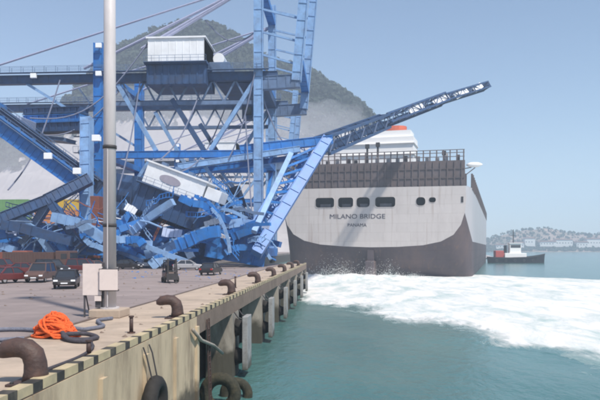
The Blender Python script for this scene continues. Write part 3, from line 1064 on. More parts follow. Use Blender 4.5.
def stair_tower(x, y, z0, z1, parent, mm='crane_grey'):
    z = z0
    k = 0
    while z + 3 <= z1:
        s = MB()
        xa, xb = (x, x + 2.2) if k % 2 == 0 else (x + 2.2, x)
        for o in (-0.35, 0.35):
            s.beam((xa, y + o, z), (xb, y + o, z + 3), 0.07, 0.16)
        for i in range(10):
            t = (i + 0.5) / 10
            xx = xa + (xb - xa) * t
            s.box(xx - 0.12, xx + 0.12, y - 0.35, y + 0.35, z + 3 * t - 0.02, z + 3 * t + 0.02)
        s.build('stair_flight', mm, parent)
        p = MB().box(min(xa, xb) - 0.9, max(xa, xb) + 0.9, y - 0.5, y + 0.5, z - 0.05, z + 0.03)
        pl = p.build('landing', mm, parent)
        h = MB()
        for i in range(5):
            xx = min(xa, xb) - 0.9 + i * (4.0 / 4)
            h.beam((xx, y - 0.5, z), (xx, y - 0.5, z + 1.1), 0.05)
        h.beam((x - 0.9, y - 0.5, z + 1.1), (x + 3.1, y - 0.5, z + 1.1), 0.05)
        h.build('handrail', mm, pl)
        z += 3
        k += 1


def flood(p, parent, s=0.5):
    p = Vector(p)
    f = MB().box(p.x - s, p.x + s, p.y - 0.25, p.y + 0.25, p.z - s * 0.8, p.z + s * 0.8).build('floodlight', 'lamp_glass', parent, bevel=0.06)
    MB().beam(p + Vector((0, 0.25, 0)), p + Vector((0, 1.4, -0.2)), 0.14).build('bracket', 'dark_steel', f)


def house(parent, mtx, L, D, H, base_h, emblem=False, wall='white_panel'):
    """Machinery house: ribbed white walls, roof, door, louvres, navy base frame below (local: x along, y depth, z up)."""
    w = MB().box(0, L, 0, D, 0, H, mtx)
    n = int(L / 1.3)
    for i in range(n + 1):
        x = 0.05 + i * (L - 0.1) / n
        w.box(x - 0.05, x + 0.05, -0.05, D + 0.05, 0.02, H - 0.02, mtx)
    wl = w.build('machinery_house', wall, parent)
    MB().box(-0.3, L + 0.3, -0.3, D + 0.3, H, H + 0.28, mtx).build('roof', wall, wl)
    for i in range(4):
        x = 1.2 + i * (L - 2.4) / 3.3
        MB().box(x, x + 0.9, D * 0.3, D * 0.3 + 1.0, H + 0.28, H + 0.85, mtx).build('roof_vent', 'crane_grey', wl)
    MB().box(-0.6, L + 0.6, -0.5, D + 0.5, -0.45, -0.02, mtx).build('floor_frame', 'crane_navy', parent)
    b = MB()
    if base_h:
        b.box(-0.3, L + 0.3, 0.1, D - 0.1, -base_h, -0.46, mtx)
        for i in range(n + 1):
            x = i * L / n
            b.box(x - 0.09, x + 0.09, -0.05, D + 0.05, -base_h + 0.05, -0.47, mtx)
        b.build('trolley_bay', 'crane_navy', parent)
    r = MB()
    for i in range(n + 1):
        x = -0.5 + i * (L + 1) / n
        r.beam(mtx @ Vector((x, -0.9, -0.1)), mtx @ Vector((x, -0.9, 1.0)), 0.05)
    for z in (0.5, 1.0):
        r.beam(mtx @ Vector((-0.5, -0.9, z)), mtx @ Vector((L + 0.5, -0.9, z)), 0.05)
    r.box(-0.6, L + 0.6, -1.0, -0.5, -0.2, -0.1, mtx)
    r.build('handrail', 'crane_grey', parent)
    if emblem:
        e = MB()
        vs_ = [mtx @ Vector((L * 0.43 + 1.9 * math.cos(t), -0.075, H * 0.5 + 0.72 * math.sin(t))) for t in [i * 2 * math.pi / 28 for i in range(28)]]
        vs2 = [mtx @ Vector((L * 0.43 + 1.9 * math.cos(t), -0.04, H * 0.5 + 0.72 * math.sin(t))) for t in [i * 2 * math.pi / 28 for i in range(28)]]
        e.add(vs_ + vs2, [tuple(range(28)), tuple(range(55, 27, -1))] + [(i, (i + 1) % 28, 28 + (i + 1) % 28, 28 + i) for i in range(28)])
        e.build('emblem', 'emblem_grey', wl)
    return wl


def standing_crane(Xw, Xl, Fy, By, dz, label, full=True):
    """A ship-to-shore crane whose boom side has been hit: legs, girders, mast, stays and machinery house."""
    t = thing('quay_crane', label, 'crane', ((Xw + Xl) / 2, (Fy + By) / 2, 0), 'blue quay cranes')
    zg = 35.0 + dz
    zp = 20.7 + dz * 0.5
    mid = (Fy + By) / 2
    for y in (Fy, By):
        girder('leg', (Xw, y, 2.0), (Xw, y, zg + 22), 1.5, 1.45, 'crane_pale', t, 14)
        girder('leg', (Xl, y, 2.0), (Xl, y, zg + 6.6), 1.4, 1.6, 'crane_blue', t, 10)
        girder('main_girder', (Xl - 32, y, zg), (Xw + 3.5, y, zg), 1.1, 1.4, 'crane_navy' if y == Fy else 'crane_grey', t, 22)
        walkway((Xl - 32, y, zg + 1.05), (Xw + 2, y, zg + 1.05), Vector((0, -1.2, 0)), t)
        girder('portal_beam', (Xl, y, zp), (Xw, y, zp), 1.1, 1.1, 'crane_blue', t, 10)
        girder('brace', (Xw - 0.5, y, zg - 0.5), (Xl + (Xw - Xl) * 0.70, y, zp + 0.7), 0.75, 0.75, 'crane_pale', t, 0, False)
        girder('brace', (Xl + 3.6, y, zg - 1.2), (Xl + (Xw - Xl) * 0.36, y, zp + 0.7), 0.75, 0.75, 'crane_pale', t, 0, False)
        girder('brace', (Xl + (Xw - Xl) * 0.46, y, zg - 4), (Xl + (Xw - Xl) * 0.66, y, zp + 0.7), 0.8, 0.9, 'crane_navy', t, 0, False)
        girder('tie_beam', (Xl, y, zg - 4.8), (Xw, y, zg - 4.8), 0.7, 0.7, 'crane_grey', t, 0, False)
        for k in range(7):
            u0, u1 = k / 7, (k + 1) / 7
            xa, xb = Xl + (Xw - Xl) * u0, Xl + (Xw - Xl) * u1
            girder('lattice_bar', (xa, y, zg - 0.6), ((xa + xb) / 2, y, zg - 4.6), 0.32, 0.32, 'crane_grey', t, 0, False)
            girder('lattice_bar', ((xa + xb) / 2, y, zg - 4.6), (xb, y, zg - 0.6), 0.32, 0.32, 'crane_grey', t, 0, False)
        girder('brace', (Xl, y, 5), (Xl + (Xw - Xl) * 0.33, y, zp - 0.5), 0.6, 0.6, 'crane_pale', t, 0, False)
        girder('brace', (Xw, y, 5), (Xl + (Xw - Xl) * 0.62, y, zp - 0.5), 0.6, 0.6, 'crane_pale', t, 0, False)
        girder('brace', (Xl - 0.5, y, zg - 9), (Xl - 14, y, zg - 0.7), 0.5, 0.5, 'crane_pale', t, 0, False)
        for k in range(5):
            girder('mast_rung', (Xw + 0.6, y, zg + 4 + k * 4.2), (Xw + 7.4 + k * 0.37, y, zg + 2 + k * 4.2), 0.35, 0.35, 'crane_pale', t, 0, False)
        # stays to the mast
        for (x1, z1, r) in ((Xl - 3, zg + 2, 0.26), (Xl - 26, zg + 1, 0.18), (Xl + 8, zg + 5.5, 0.30), (Xl + 11, zg + 6.5, 0.26)):
            MB().cyl((Xw, y, zg + 17.5), (x1, y, z1), r, n=6).build('stay', 'cable_pale', t)
        girder('mast_strut', (Xw + 7.0, y, zg - 1), (Xw + 9.2, y, zg + 24), 1.7, 1.5, 'crane_pale', t, 8)
        girder('hinge_beam', (Xw - 0.5, y, zg - 1.4), (Xw + 7.6, y, zg - 1.0), 1.3, 2.2, 'crane_grey', t, 5)
    for x, z in ((Xw, zg + 1.6), (Xl, zg + 1.6), (Xw, zp), (Xl, zp), (Xw, zg + 18), (Xl - 31, zg), (Xw + 7.4, zg + 3)):
        girder('cross_beam', (x, Fy, z), (x, By, z), 0.9, 1.4, 'crane_blue', t, 6)
    girder('brace', (Xl, Fy, 4), (Xl, By, zp), 0.6, 0.6, 'crane_blue', t, 0, False)
    girder('brace', (Xw, Fy, 4), (Xw, By, zp), 0.6, 0.6, 'crane_blue', t, 0, False)
    # bogies
    for x in (Xw, Xl):
        girder('sill_beam', (x, Fy - 3, 2.4), (x, By + 3, 2.4), 1.4, 1.5, 'crane_blue', t, 8)
        for y in (Fy, By):
            bg_ = MB().box(x - 0.5, x + 0.5, y - 3.2, y + 3.2, 0.6, 1.6).build('bogie', 'crane_navy', t)
            for k in range(4):
                MB().cyl((x - 0.3, y - 2.4 + k * 1.6, 0.45), (x + 0.3, y - 2.4 + k * 1.6, 0.45), 0.45, n=12).build('wheel', 'dark_steel', bg_)
    # machinery house on the girders
    house(t, Matrix.Translation((Xl + 10.0, Fy - 2.6, zg + 2.2)), 10.4, 8.5, 4.3, 4.0)
    # dark reels and gear beside it
    MB().box(Xl + 20.3, Xl + 24.2, Fy + 2, By - 5, zg + 1.0, zg + 3.4).build('winch_platform', 'crane_grey', t, bevel=0.1)
    MB().cyl((Xl + 22, Fy + 3, zg + 4.3), (Xl + 22, Fy + 8, zg + 4.3), 1.1, n=16).build('cable_reel', 'lamp_glass', t)
    # operator cab slung under the girders
    cabx = Xl + 26
    c = MB().prism([(cabx, zg - 6.6), (cabx + 2.0, zg - 6.6), (cabx + 2.6, zg - 4.6), (cabx + 2.4, zg - 3.6), (cabx, zg - 3.6)], 'y', Fy + 6, Fy + 8.4).build('operator_cab', 'crane_navy', t, bevel=0.08)
    MB().box(cabx + 0.3, cabx + 1.9, Fy + 5.96, Fy + 5.99, zg - 5.9, zg - 4.3).build('cab_window', 'glass_dark', c)
    MB().beam((cabx + 1, Fy + 7.2, zg - 3.6), (cabx + 1, Fy + 7.2, zg - 0.9), 0.8).build('cab_hanger', 'crane_grey', t)
    MB().box(cabx - 4, cabx + 5, Fy + 1.0, By - 1.0, zg - 0.9, zg + 0.4).build('trolley', 'crane_navy', t)
    stair_tower(Xl - 3.4, Fy - 1.4, 3.0, zg - 1, t)
    for (x, z) in ((Xl + 0.4, zg + 5.8), (Xl + 0.4, zg + 0.6), (Xl + 0.3, 23.5 + dz), (Xl - 12, zg + 0.4)):
        flood((x, Fy - 1.5, z), t, 0.55)
    return t


standing_crane(-15.0, -45.0, 118.0, 142.0, 0.0, 'tall blue crane with white machinery house still standing behind the lamp mast')
far = standing_crane(-24.0, -55.0, 215.0, 236.0, -3.0, 'farther blue crane half hidden behind the wreckage')


def fallen_crane():
    t = thing('collapsed_crane', 'collapsed blue crane lying crumpled on the quay with tilted white house', 'crane', (-30, 108, 0), 'blue quay cranes')
    rnd = random.Random(21)
    # the tilted machinery house
    p = W(149.5, 160.5, 104)
    mt = Matrix.Translation(p) @ Matrix.Rotation(R(20.5), 4, 'Y') @ Matrix.Rotation(R(-6), 4, 'Z') @ Matrix.Translation((0, 0, -3.6))
    house(t, mt, 10.6, 7.5, 3.4, 4.6, emblem=True)
    m2 = mt @ Matrix.Translation((10.75, 0.4, 1.0))
    MB().box(0, 2.6, 0, 4, 0, 1.9, m2).build('side_cabin', 'white_panel', t, bevel=0.05)
    # fallen girder pair at the left
    for dy, mm in ((0, 'crane_blue'), (7.0, 'crane_navy')):
        a, b = W(-25, 108, 101), W(86, 188, 107)
        o = Vector((0, dy, 0.6 if dy else 0))
        girder('main_girder', a + o, b + o, 1.5, 2.4, mm, t, 20)
        walkway(a + o + Vector((0, 0, 1.3)), b + o + Vector((0, 0, 1.3)), Vector((0, -1.3, 0)), t)
    for k in range(7):
        q = W(-25, 108, 101).lerp(W(86, 188, 107), (k + 0.5) / 7)
        girder('cross_beam', q, q + Vector((0, 7, 0.6)), 0.6, 0.9, 'crane_blue', t, 0, False)
    for px, py in ((48, 156), (77, 171), (96, 138)):
        flood(W(px, py, 99.5), t, 0.62)
    # pale blue electrical house at the left edge
    e = W(-18, 107, 112)
    me_ = Matrix.Translation(e) @ Matrix.Rotation(R(14), 4, 'Y') @ Matrix.Translation((0, 0, -4.4))
    w = MB().box(0, 7.6, 0, 6, 0, 4.4, me_)
    for k in range(7):
        w.box(0.1 + k * 1.2, 0.22 + k * 1.2, -0.06, 6.06, 0.05, 4.35, me_)
    w.build('electrical_house', 'pale_blue_panel', t, bevel=0.12)
    # stacked beams of the hoist platform at the left
    for py, hh, mm in ((112, 1.0, 'crane_navy'), (120, 1.3, 'crane_blue'), (128, 1.6, 'crane_navy')):
        girder('platform_beam', W(28, py + 1, 120), W(84, py - 1, 116), 2.5, hh, mm, t, 9)
    girder('platform_beam', W(24, 137, 121), W(70, 141, 117), 3.0, 0.5, 'crane_grey', t, 0)
    # left portal frame, bent to an inverted V
    girder('leg', W(-12, 224, 100), W(46, 201, 103), 1.5, 1.5, 'crane_navy', t, 10)
    girder('leg', W(46, 201, 103), W(90, 179, 106), 1.5, 1.6, 'crane_navy', t, 8)
    girder('leg', W(50, 201, 103), W(80, 246, 100), 1.0, 1.0, 'crane_navy', t, 6)
    girder('leg', W(50, 201, 103), W(22, 244, 104), 1.0, 1.0, 'crane_grey', t, 6)
    girder('leg', W(87, 118, 112), W(86, 256, 108), 1.6, 1.6, 'crane_pale', t, 10)
    MB().box(*sorted((W(84, 200, 109).x, W(99, 200, 109).x)), 109, 111, 1.5, W(90, 196, 109).z).build('switch_cabinet', 'box_rust', t, bevel=0.05)
    # the large leaning leg at the right, a lattice-sided box leaning on the ship side
    top, bot = W(327, 140, 122), W(256, 254, 107)
    girder('leaning_leg', top, bot, 1.9, 1.7, 'crane_blue', t, 9)
    girder('leaning_leg', W(313, 146, 125), W(246, 250, 112), 0.8, 0.8, 'crane_blue', t, 0, False)
    top2, bot2 = W(291, 154, 118), W(254, 232, 106)
    girder('leaning_leg', top2, bot2, 0.9, 0.9, 'crane_pale', t, 0, False)
    ch, la = truss(None, W(306, 148, 124), W(248, 244, 113), 2.0, 2.4, 11, 0.3, 0.16)
    ch.build('leg_chords', 'crane_blue', t)
    la.build('leg_lacing', 'crane_blue', t)
    for k in range(8):
        q0, q1 = top.lerp(bot, (k + 0.3) / 9), top2.lerp(bot2, (k + 0.7) / 9)
        girder('brace', q0, q1, 0.4, 0.4, 'crane_blue', t, 0, False)
    # sloping beams toward the leg's head
    girder('tie_beam', W(178, 167, 116), W(300, 149, 119), 1.0, 0.9, 'crane_pale', t, 10)
    girder('tie_beam', W(190, 172, 122), W(308, 156, 121), 1.0, 0.8, 'crane_blue', t, 10)
    girder('head_beam', W(240, 150, 118), W(332, 140, 122), 1.4, 1.4, 'crane_blue', t, 8)
    for px in (255, 275, 293):
        girder('post', W(px, 150, 119), W(px - 6, 163, 119), 0.5, 0.5, 'crane_blue', t, 0, False)
    # dark buckled platforms
    plates = [(112, 176, 160, 212, 109, 'crane_navy'), (118, 205, 205, 224, 112, 'crane_navy'), (128, 222, 240, 236, 114, 'crane_blue'), (20, 224, 90, 240, 116, 'crane_blue'),
              (205, 190, 245, 214, 124, 'crane_navy'), (210, 214, 262, 246, 118, 'crane_blue'), (118, 236, 190, 252, 104, 'crane_blue'), (-10, 232, 40, 252, 106, 'crane_blue'), (40, 236, 112, 254, 104, 'crane_blue'), (95, 236, 180, 264, 108, 'crane_blue'), (165, 238, 232, 266, 112, 'crane_blue'), (205, 232, 268, 262, 109, 'crane_blue'), (0, 240, 100, 264, 112, 'crane_blue')]
    for x0, y0, x1, y1, Y, mm in plates:
        a, b = W(x0, y0, Y), W(x1, y1, Y + rnd.uniform(1, 5))
        mtx = Matrix.Translation((a + b) / 2) @ Matrix.Rotation(rnd.uniform(-0.3, 0.35), 4, 'Y') @ Matrix.Rotation(rnd.uniform(-0.4, 0.4), 4, 'X') @ Matrix.Rotation(rnd.uniform(-0.3, 0.3), 4, 'Z')
        lx, lz = abs(b.x - a.x) / 2, abs(b.z - a.z) / 2
        mb = MB()
        # buckled sheet with stiffeners
        nx, nz_ = 10, 5
        gv = []
        for j in range(nz_ + 1):
            for i in range(nx + 1):
                u, v = -lx + 2 * lx * i / nx, -lz + 2 * lz * j / nz_
                gv.append(mtx @ Vector((u, 0.5 * fbm(u * 0.5, v * 0.8, Y), v)))
        gf = [(j * (nx + 1) + i, j * (nx + 1) + i + 1, (j + 1) * (nx + 1) + i + 1, (j + 1) * (nx + 1) + i) for j in range(nz_) for i in range(nx)]
        back = [q + mtx.to_3x3() @ Vector((0, 0.35, 0)) for q in gv]
        N = len(gv)
        mb.add(gv + back, gf + [tuple(a_ + N for a_ in reversed(f)) for f in gf])
        for i in range(0, nx, 2):
            mb.beam(gv[i] - mtx.to_3x3() @ Vector((0, 0.1, 0)), gv[nz_ * (nx + 1) + i] - mtx.to_3x3() @ Vector((0, 0.1, 0)), 0.25, 0.18)
        mb.build('buckled_plate', mm, t)
    # crumpled members over the whole heap
    names = ['bent_beam', 'bent_brace', 'bent_pipe']
    for k in range(125):
        px = rnd.uniform(-10, 262)
        top_y = interp([(-10, 222), (60, 226), (110, 214), (180, 206), (230, 196), (262, 226)], px)
        py = rnd.uniform(top_y, 256)
        Y = rnd.uniform(98, 128)
        c = W(px, py, Y)
        c.z = max(c.z, 0.6)
        ang = rnd.choice((rnd.gauss(0.45, 0.35), rnd.gauss(-0.5, 0.4), rnd.gauss(0, 0.2)))
        L = rnd.uniform(3, 12)
        d = Vector((math.cos(ang), rnd.uniform(-0.5, 0.5), -math.sin(ang))) * L / 2
        a, b = c - d, c + d
        a.z, b.z = max(0.25, a.z), max(0.25, b.z)
        md = (a + b) / 2 + Vector((rnd.uniform(-.6, .6), 0, rnd.uniform(-0.2, 0.8)))
        s = rnd.choice((0.3, 0.45, 0.7, 1.0, 1.35, 1.6))
        mm = rnd.choices(('crane_blue', 'crane_navy', 'crane_pale', 'crane_grey'), (6, 0.7, 4, 1))[0]
        mb = MB()
        if s < 0.4:
            mb.tube([a, a.lerp(md, 0.6), md, b], s / 2, 7)
            mb.build(names[2], mm, t)
        else:
            m1 = a.lerp(md, 0.5) + Vector((rnd.uniform(-.3, .3), 0, rnd.uniform(-0.35, 0.35)))
            m3 = md.lerp(b, 0.5) + Vector((rnd.uniform(-.3, .3), 0, rnd.uniform(-0.35, 0.35)))
            for e0, e1 in ((a, m1), (m1, md), (md, m3), (m3, b)):
                mb.beam(e0, e1, s, s * 1.1)
            for q in (0.2, 0.5, 0.8):
                e0 = a.lerp(md, q)
                mb.beam(e0, e0 + (md - a).normalized() * 0.12, s * 1.2, s * 1.3)
            mb.build(names[0] if s > 0.5 else names[1], mm, t)
    # thin tangle: buckled handrails, ladders and pipes all through the wreck
    for k in range(100):
        px = rnd.uniform(5, 268)
        top_y = interp([(5, 218), (60, 210), (100, 200), (125, 182), (180, 196), (230, 172), (268, 210)], px)
        py = rnd.uniform(top_y, 252)
        c = W(px, py, rnd.uniform(99, 126))
        c.z = max(c.z, 1.0)
        ang = rnd.uniform(-1.2, 1.2)
        L = rnd.uniform(2.5, 9)
        d = Vector((math.cos(ang), rnd.uniform(-0.4, 0.4), math.sin(ang))) * L / 2
        pts = []
        for i in range(7):
            q = c - d + d * (i / 3) + Vector((rnd.gauss(0, 0.22), rnd.gauss(0, 0.2), rnd.gauss(0, 0.22)))
            q.z = max(q.z, 0.15)
            pts.append(q)
        mm = rnd.choices(('crane_blue', 'crane_navy', 'crane_pale', 'white_panel', 'box_rust'), (5, 2, 4, 1, 0.6))[0]
        mb = MB().tube(pts, 0.09, 5)
        if k % 3 == 0:
            o = Vector((0, 0.1, 0.75))
            mb.tube([q + o for q in pts], 0.08, 5)
            for i in range(6):
                for f_ in (0, 0.5):
                    q = pts[i].lerp(pts[i + 1], f_)
                    mb.cyl(q, q + o, 0.05, n=4)
            mb.build('buckled_ladder', mm, t)
        else:
            mb.build('bent_pipe', mm, t)
    # white torn cladding and cabin pieces
    for px, py, w_, h_, rz in ((206, 211, 2.4, 1.3, 20), (212, 222, 2.6, 1.0, -15), (172, 233, 3.2, 1.6, 8), (131, 209, 2.0, 1.3, 30), (133, 232, 2.2, 1.4, 35), (12, 230, 1.9, 1.6, 10), (266, 226, 1.2, 1.0, 20), (222, 236, 2.8, 0.7, 25)):
        c = W(px, py, 101.5)
        mtx = Matrix.Translation(c) @ Matrix.Rotation(R(rz), 4, 'Y') @ Matrix.Rotation(R(rnd.uniform(-25, 25)), 4, 'X')
        mb = MB()
        n = 5
        for i in range(n):
            x0 = -w_ / 2 + i * w_ / n
            mb.box(x0, x0 + w_ / n * 0.92, 0.05 * (i % 2), 0.14 + 0.05 * (i % 2), -h_ / 2 * rnd.uniform(0.7, 1), h_ / 2 * rnd.uniform(0.7, 1), mtx)
        mb.build('torn_panel', rnd.choice(('white_panel', 'pale_blue_panel')), t)
    # the broken boom thrown up across the ship's deck
    a, b, c = W(322, 146, 124), W(385, 121, 166), W(486, 86, 212)
    mid = b.lerp(c, 0.52) + Vector((0, 0, 0.5))
    for k, (p0, p1, n, w_, h_, cw) in enumerate(((a, b, 9, 3.2, 2.7, 0.55), (b, mid, 8, 3.2, 2.4, 0.5), (mid, c, 8, 2.7, 1.8, 0.42))):
        ch, la = truss(None, p0, p1, w_, h_, n, cw, 0.22)
        ch.build('boom_chords', 'crane_navy', t)
        la.build('boom_lacing', 'crane_navy', t)
        girder('boom_girder', p0 + Vector((0, 0.5, -0.6)), p1 + Vector((0, 0.5, -0.4)), 1.0, 0.8 if k else 1.6, 'crane_navy', t, 10)
    for u0, u1 in ((0.20, 0.31), (0.42, 0.56), (0.63, 0.76), (0.84, 0.93)):
        q0, q1 = b.lerp(c, u0), b.lerp(c, u1)
        o = Vector((0, -1.9, 0.1))
        m = MB()
        m.beam(q0 + o + Vector((0, 0, -0.4)), q1 + o + Vector((0, 0, 0.5)), 0.12, 1.9)
        m.build('boom_panel', 'white_panel', t)
    MB().box(c.x - 1.6, c.x + 0.8, c.y - 1.4, c.y + 1.4, c.z - 0.6, c.z + 0.9).build('boom_tip', 'crane_navy', t, bevel=0.1)
    # loose hoist cables
    for (p0, p1, sag) in ((W(255, 72, 117), W(228, 160, 116), 2), (W(262, 96, 119), W(300, 150, 120), 3), (W(140, 82, 117), W(118, 190, 108), 2), (W(225, 108, 130), W(180, 172, 108), 3), (W(60, 80, 117), W(8, 190, 104), 3), (W(245, 110, 119), W(252, 215, 112), 1), (W(258, 30, 120), W(205, 20, 120), 3), (W(150, 40, 116), W(30, 118, 110), 5), (W(200, 92, 118), W(160, 160, 106), 2), (W(120, 90, 118), W(20, 130, 112), 4)):
        pts = [Vector(p0).lerp(Vector(p1), i / 14) - Vector((0, 0, sag * math.sin(math.pi * i / 14))) for i in range(15)]
        MB().tube(pts, 0.13, 5).build('hoist_cable', 'steel_cable', t)


fallen_crane()


# ------------------------------------------------------------------ ship
def text_mesh(txt, size, mtx, material, parent, width):
    cu = bpy.data.curves.new('lettering', 'FONT')
    cu.body = txt
    cu.size = size
    cu.align_x = 'CENTER'
    cu.align_y = 'CENTER'
    cu.extrude = 0.02
    cu.resolution_u = 4
    tmp = bpy.data.objects.new('lettering', cu)
    col.objects.link(tmp)
    bpy.context.view_layer.update()
    me = bpy.data.meshes.new_from_object(tmp.evaluated_get(bpy.context.evaluated_depsgraph_get()))
    bpy.data.objects.remove(tmp)
    xs = [v.co.x for v in me.vertices]
    k = width / (max(xs) - min(xs))
    o_ = ORG[parent.name]
    for v in me.vertices:
        v.co = (mtx @ Vector((v.co.x * k, -v.co.z - 0.05, v.co.y))) - o_
    me.materials.clear()
    me.materials.append(M[material])
    o = bpy.data.objects.new('lettering', me)
    col.objects.link(o)
    o.parent = parent
    return o


def make_ship():
    th = R(13.6)
    C = Vector((8.7, 187.0, WZ))
    S = Matrix.Translation(C) @ Matrix.Rotation(-th, 4, 'Z') @ Matrix.Rotation(R(0.5), 4, 'Y')
    t = thing('container_ship', 'huge container ship with pale transom and dark lower hull crashing past the quay', 'ship', C)

    def loc(x, y, z):
        return S @ Vector((x, y, z))
    ztop = 26.0
    # transom outline (half), top to keel centre
    half = [(26.6, ztop), (26.8, 22), (26.4, 18.5), (25.4, 15.2), (23.4, 12.4), (20.0, 10.5), (15.0, 9.4), (8.0, 8.9), (0.0, 8.7)]
    outline = [(x, z) for x, z in half] + [(-x, z) for x, z in reversed(half[:-1])]
    # rounded openings in the transom
    wins = []
    for (x0, x1, z0, z1, r) in ((-16.6, -10.9, 20.3, 23.2, 0.8), (-9.7, -5.2, 20.3, 23.2, 0.8), (-4.2, -0.3, 20.3, 23.2, 1.0), (1.3, 7.1, 20.3, 23.2, 0.8), (13.0, 15.6, 20.6, 23.0, 1.0), (16.6, 18.5, 21.5, 22.9, 0.6)):
        pts = []
        for cx, cz, a0 in ((x1 - r, z1 - r, 0), (x0 + r, z1 - r, 90), (x0 + r, z0 + r, 180), (x1 - r, z0 + r, 270)):
            for k in range(5):
                a = R(a0 + k * 22.5)
                pts.append((cx + r * math.cos(a), cz + r * math.sin(a)))
        wins.append(pts)
    bm = bmesh.new()
    ed = []
    for loop in [outline] + wins:
        vs_ = [bm.verts.new(Vector(loc(x, 0, z)) - C) for x, z in loop]
        for i in range(len(vs_)):
            ed.append(bm.edges.new((vs_[i], vs_[(i + 1) % len(vs_)])))
    bmesh.ops.triangle_fill(bm, use_beauty=True, edges=ed)
    bmesh.ops.recalc_face_normals(bm, faces=bm.faces)
    me = bpy.data.meshes.new('transom')
    bm.to_mesh(me)
    bm.free()
    me.materials.append(M['hull_white'])
    tr = bpy.data.objects.new('transom', me)
    col.objects.link(tr)
    tr.parent = t
    ORG[tr.name] = C
    for pts in wins:
        m = MB()
        n = len(pts)
        a = [loc(x, 0.0, z) for x, z in pts]
        b = [loc(x, 2.6, z) for x, z in pts]
        m.add(a + b, [(i, (i + 1) % n, n + (i + 1) % n, n + i) for i in range(n)] + [tuple(range(n, 2 * n))])
        wn = m.build('mooring_port', 'port_dark', tr)
        cx = sum(p[0] for p in pts) / n
        cz = sum(p[1] for p in pts) / n
        big = tuple
        rim = MB()
        k1 = [loc(cx + (x - cx) * 1.05, -0.10, cz + (z - cz) * 1.1) for x, z in pts]
        k2 = [loc(x, -0.10, z) for x, z in pts]
        k3 = [loc(cx + (x - cx) * 1.05, 0.05, cz + (z - cz) * 1.1) for x, z in pts]
        rim.add(k1 + k2 + k3, [(i, (i + 1) % n, n + (i + 1) % n, n + i) for i in range(n)] + [(i, (i + 1) % n, 2 * n + (i + 1) % n, 2 * n + i) for i in range(n)])
        rim.build('rim', 'hull_white', wn)
        w_ = max(p[0] for p in pts) - min(p[0] for p in pts)
        if w_ > 3:
            g = MB()
            z0 = min(p[1] for p in pts)
            g.box(cx - w_ * 0.3, cx + w_ * 0.28, 1.2, 2.4, z0 + 0.05, z0 + 1.1, S)
            g.cyl(S @ Vector((cx - w_ * 0.1, 1.5, z0 + 0.1)), S @ Vector((cx + w_ * 0.25, 1.5, z0 + 0.9)), 0.3, n=8)
            g.build('mooring_gear', 'port_machinery', wn)
    # hull shell: stations along the length
    def station(y, hw, zt, flat_z, bil):
        pts = [(hw, zt), (hw, zt * 0.68), (hw, 10.6), (hw, 6.0), (hw, max(flat_z + bil, -3)), (hw * 0.985, flat_z + bil * 0.6), (hw * 0.95, flat_z + bil * 0.25), (hw * 0.7, flat_z), (0, flat_z)]
        return [loc(x, y, z) for x, z in pts] + [loc(-x, y, z) for x, z in reversed(pts[:-1])]
    st = [[loc(x, 0, z) for x, z in outline]]
    full = station(12.0, 28.1, ztop, -4, 4)
    for u in (0.06, 0.14, 0.24, 0.36, 0.5, 0.66, 0.83, 1.0):
        e = math.sin(u * math.pi / 2) ** 0.8           # bulges out quickly behind the transom
        row = []
        for a_, b_ in zip(st[0], full):
            q = a_.lerp(b_, e)
            ax = a_.lerp(b_, u)
            q.x, q.y = ax.x + (q.x - ax.x) * 0.6, ax.y + (q.y - ax.y) * 0.2
            row.append(q)
        st.append(row)
    for y in (40, 90, 150, 200, 225):
        st.append(station(y, 28.2, ztop, -4, 4))
    for y, hw, zt in ((240, 26.5, 26.5), (255, 22, 27.5), (268, 15, 28.5), (278, 7, 29.5), (284, 0.6, 30.5)):
        st.append(station(y, hw, zt, -4, 4))
    n = len(st[0])
    up, lo = MB(), MB()
    allv = [v for s in st for v in s]
    fu, fl = [], []
    for j in range(len(st) - 1):
        for i in range(n - 1):
            q = (j * n + i, j * n + i + 1, (j + 1) * n + i + 1, (j + 1) * n + i)
            cz = sum(allv[a].z for a in q) / 4 - WZ
            (fl if 2 <= i <= n - 4 else fu).append(q)  # antifouling colour also runs up the stern quarter, painting in its shade
    up.add(allv, fu)
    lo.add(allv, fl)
    up.build('upper_hull', 'hull_grey', t, smooth=True)
    lo.build('lower_hull', 'antifoul_and_shade', t, smooth=True)
    dk = MB()
    dk.add([loc(x, y, ztop - 0.02) for x, y in ((-26, 0.3), (26, 0.3), (28, 10), (28.1, 225), (22, 255), (0, 280), (-22, 255), (-28.1, 225), (-28, 10))], [tuple(range(9))])
    dk.build('deck', 'deck_grey', t)
    # side coaming running forward, dark
    for s in (-1, 1):
        m = MB()
        m.box(s * 27.9 - 0.25, s * 27.9 + 0.25, 8, 228, ztop - 0.5, ztop + 4.2, S)
        for k in range(30):
            m.box(s * 28.2 - 0.2, s * 28.2 + 0.2, 10 + k * 7.4, 10.6 + k * 7.4, ztop - 0.5, ztop + 4.0, S)
        m.build('side_coaming', 'deck_grey', t)
    # aft lashing bridge and bulwark: dark band above the transom
    m = MB()
    m.prism([(-26.4, ztop), (26.4, ztop), (26.3, ztop + 7.2), (-24.2, ztop + 7.2)], 'y', 0.35, 1.0)
    m.v = [S @ v for v in m.v]
    bw = m.build('aft_bulwark', 'deck_grey', t)
    for k in range(27):
        x = -25.2 + k * 1.95
        if x > -24.4 or True:
            z1 = ztop + 7.0 if x > -24.4 else ztop + 4
            MB().box(x - 0.14, x + 0.14, 0.05, 0.348, ztop + 0.2, z1, S).build('stiffener', 'deck_grey', bw)
    for zz in (2.4, 4.9):
        MB().box(-24.4, 26.2, 0.12, 0.347, ztop + zz - 0.1, ztop + zz + 0.1, S).build('stringer', 'deck_grey', bw)
    lb = MB()
    for k in range(28):
        x = -24 + k * 1.85
        lb.box(x - 0.16, x + 0.16, 0.5, 0.8, ztop + 7.2, ztop + 10.2, S)
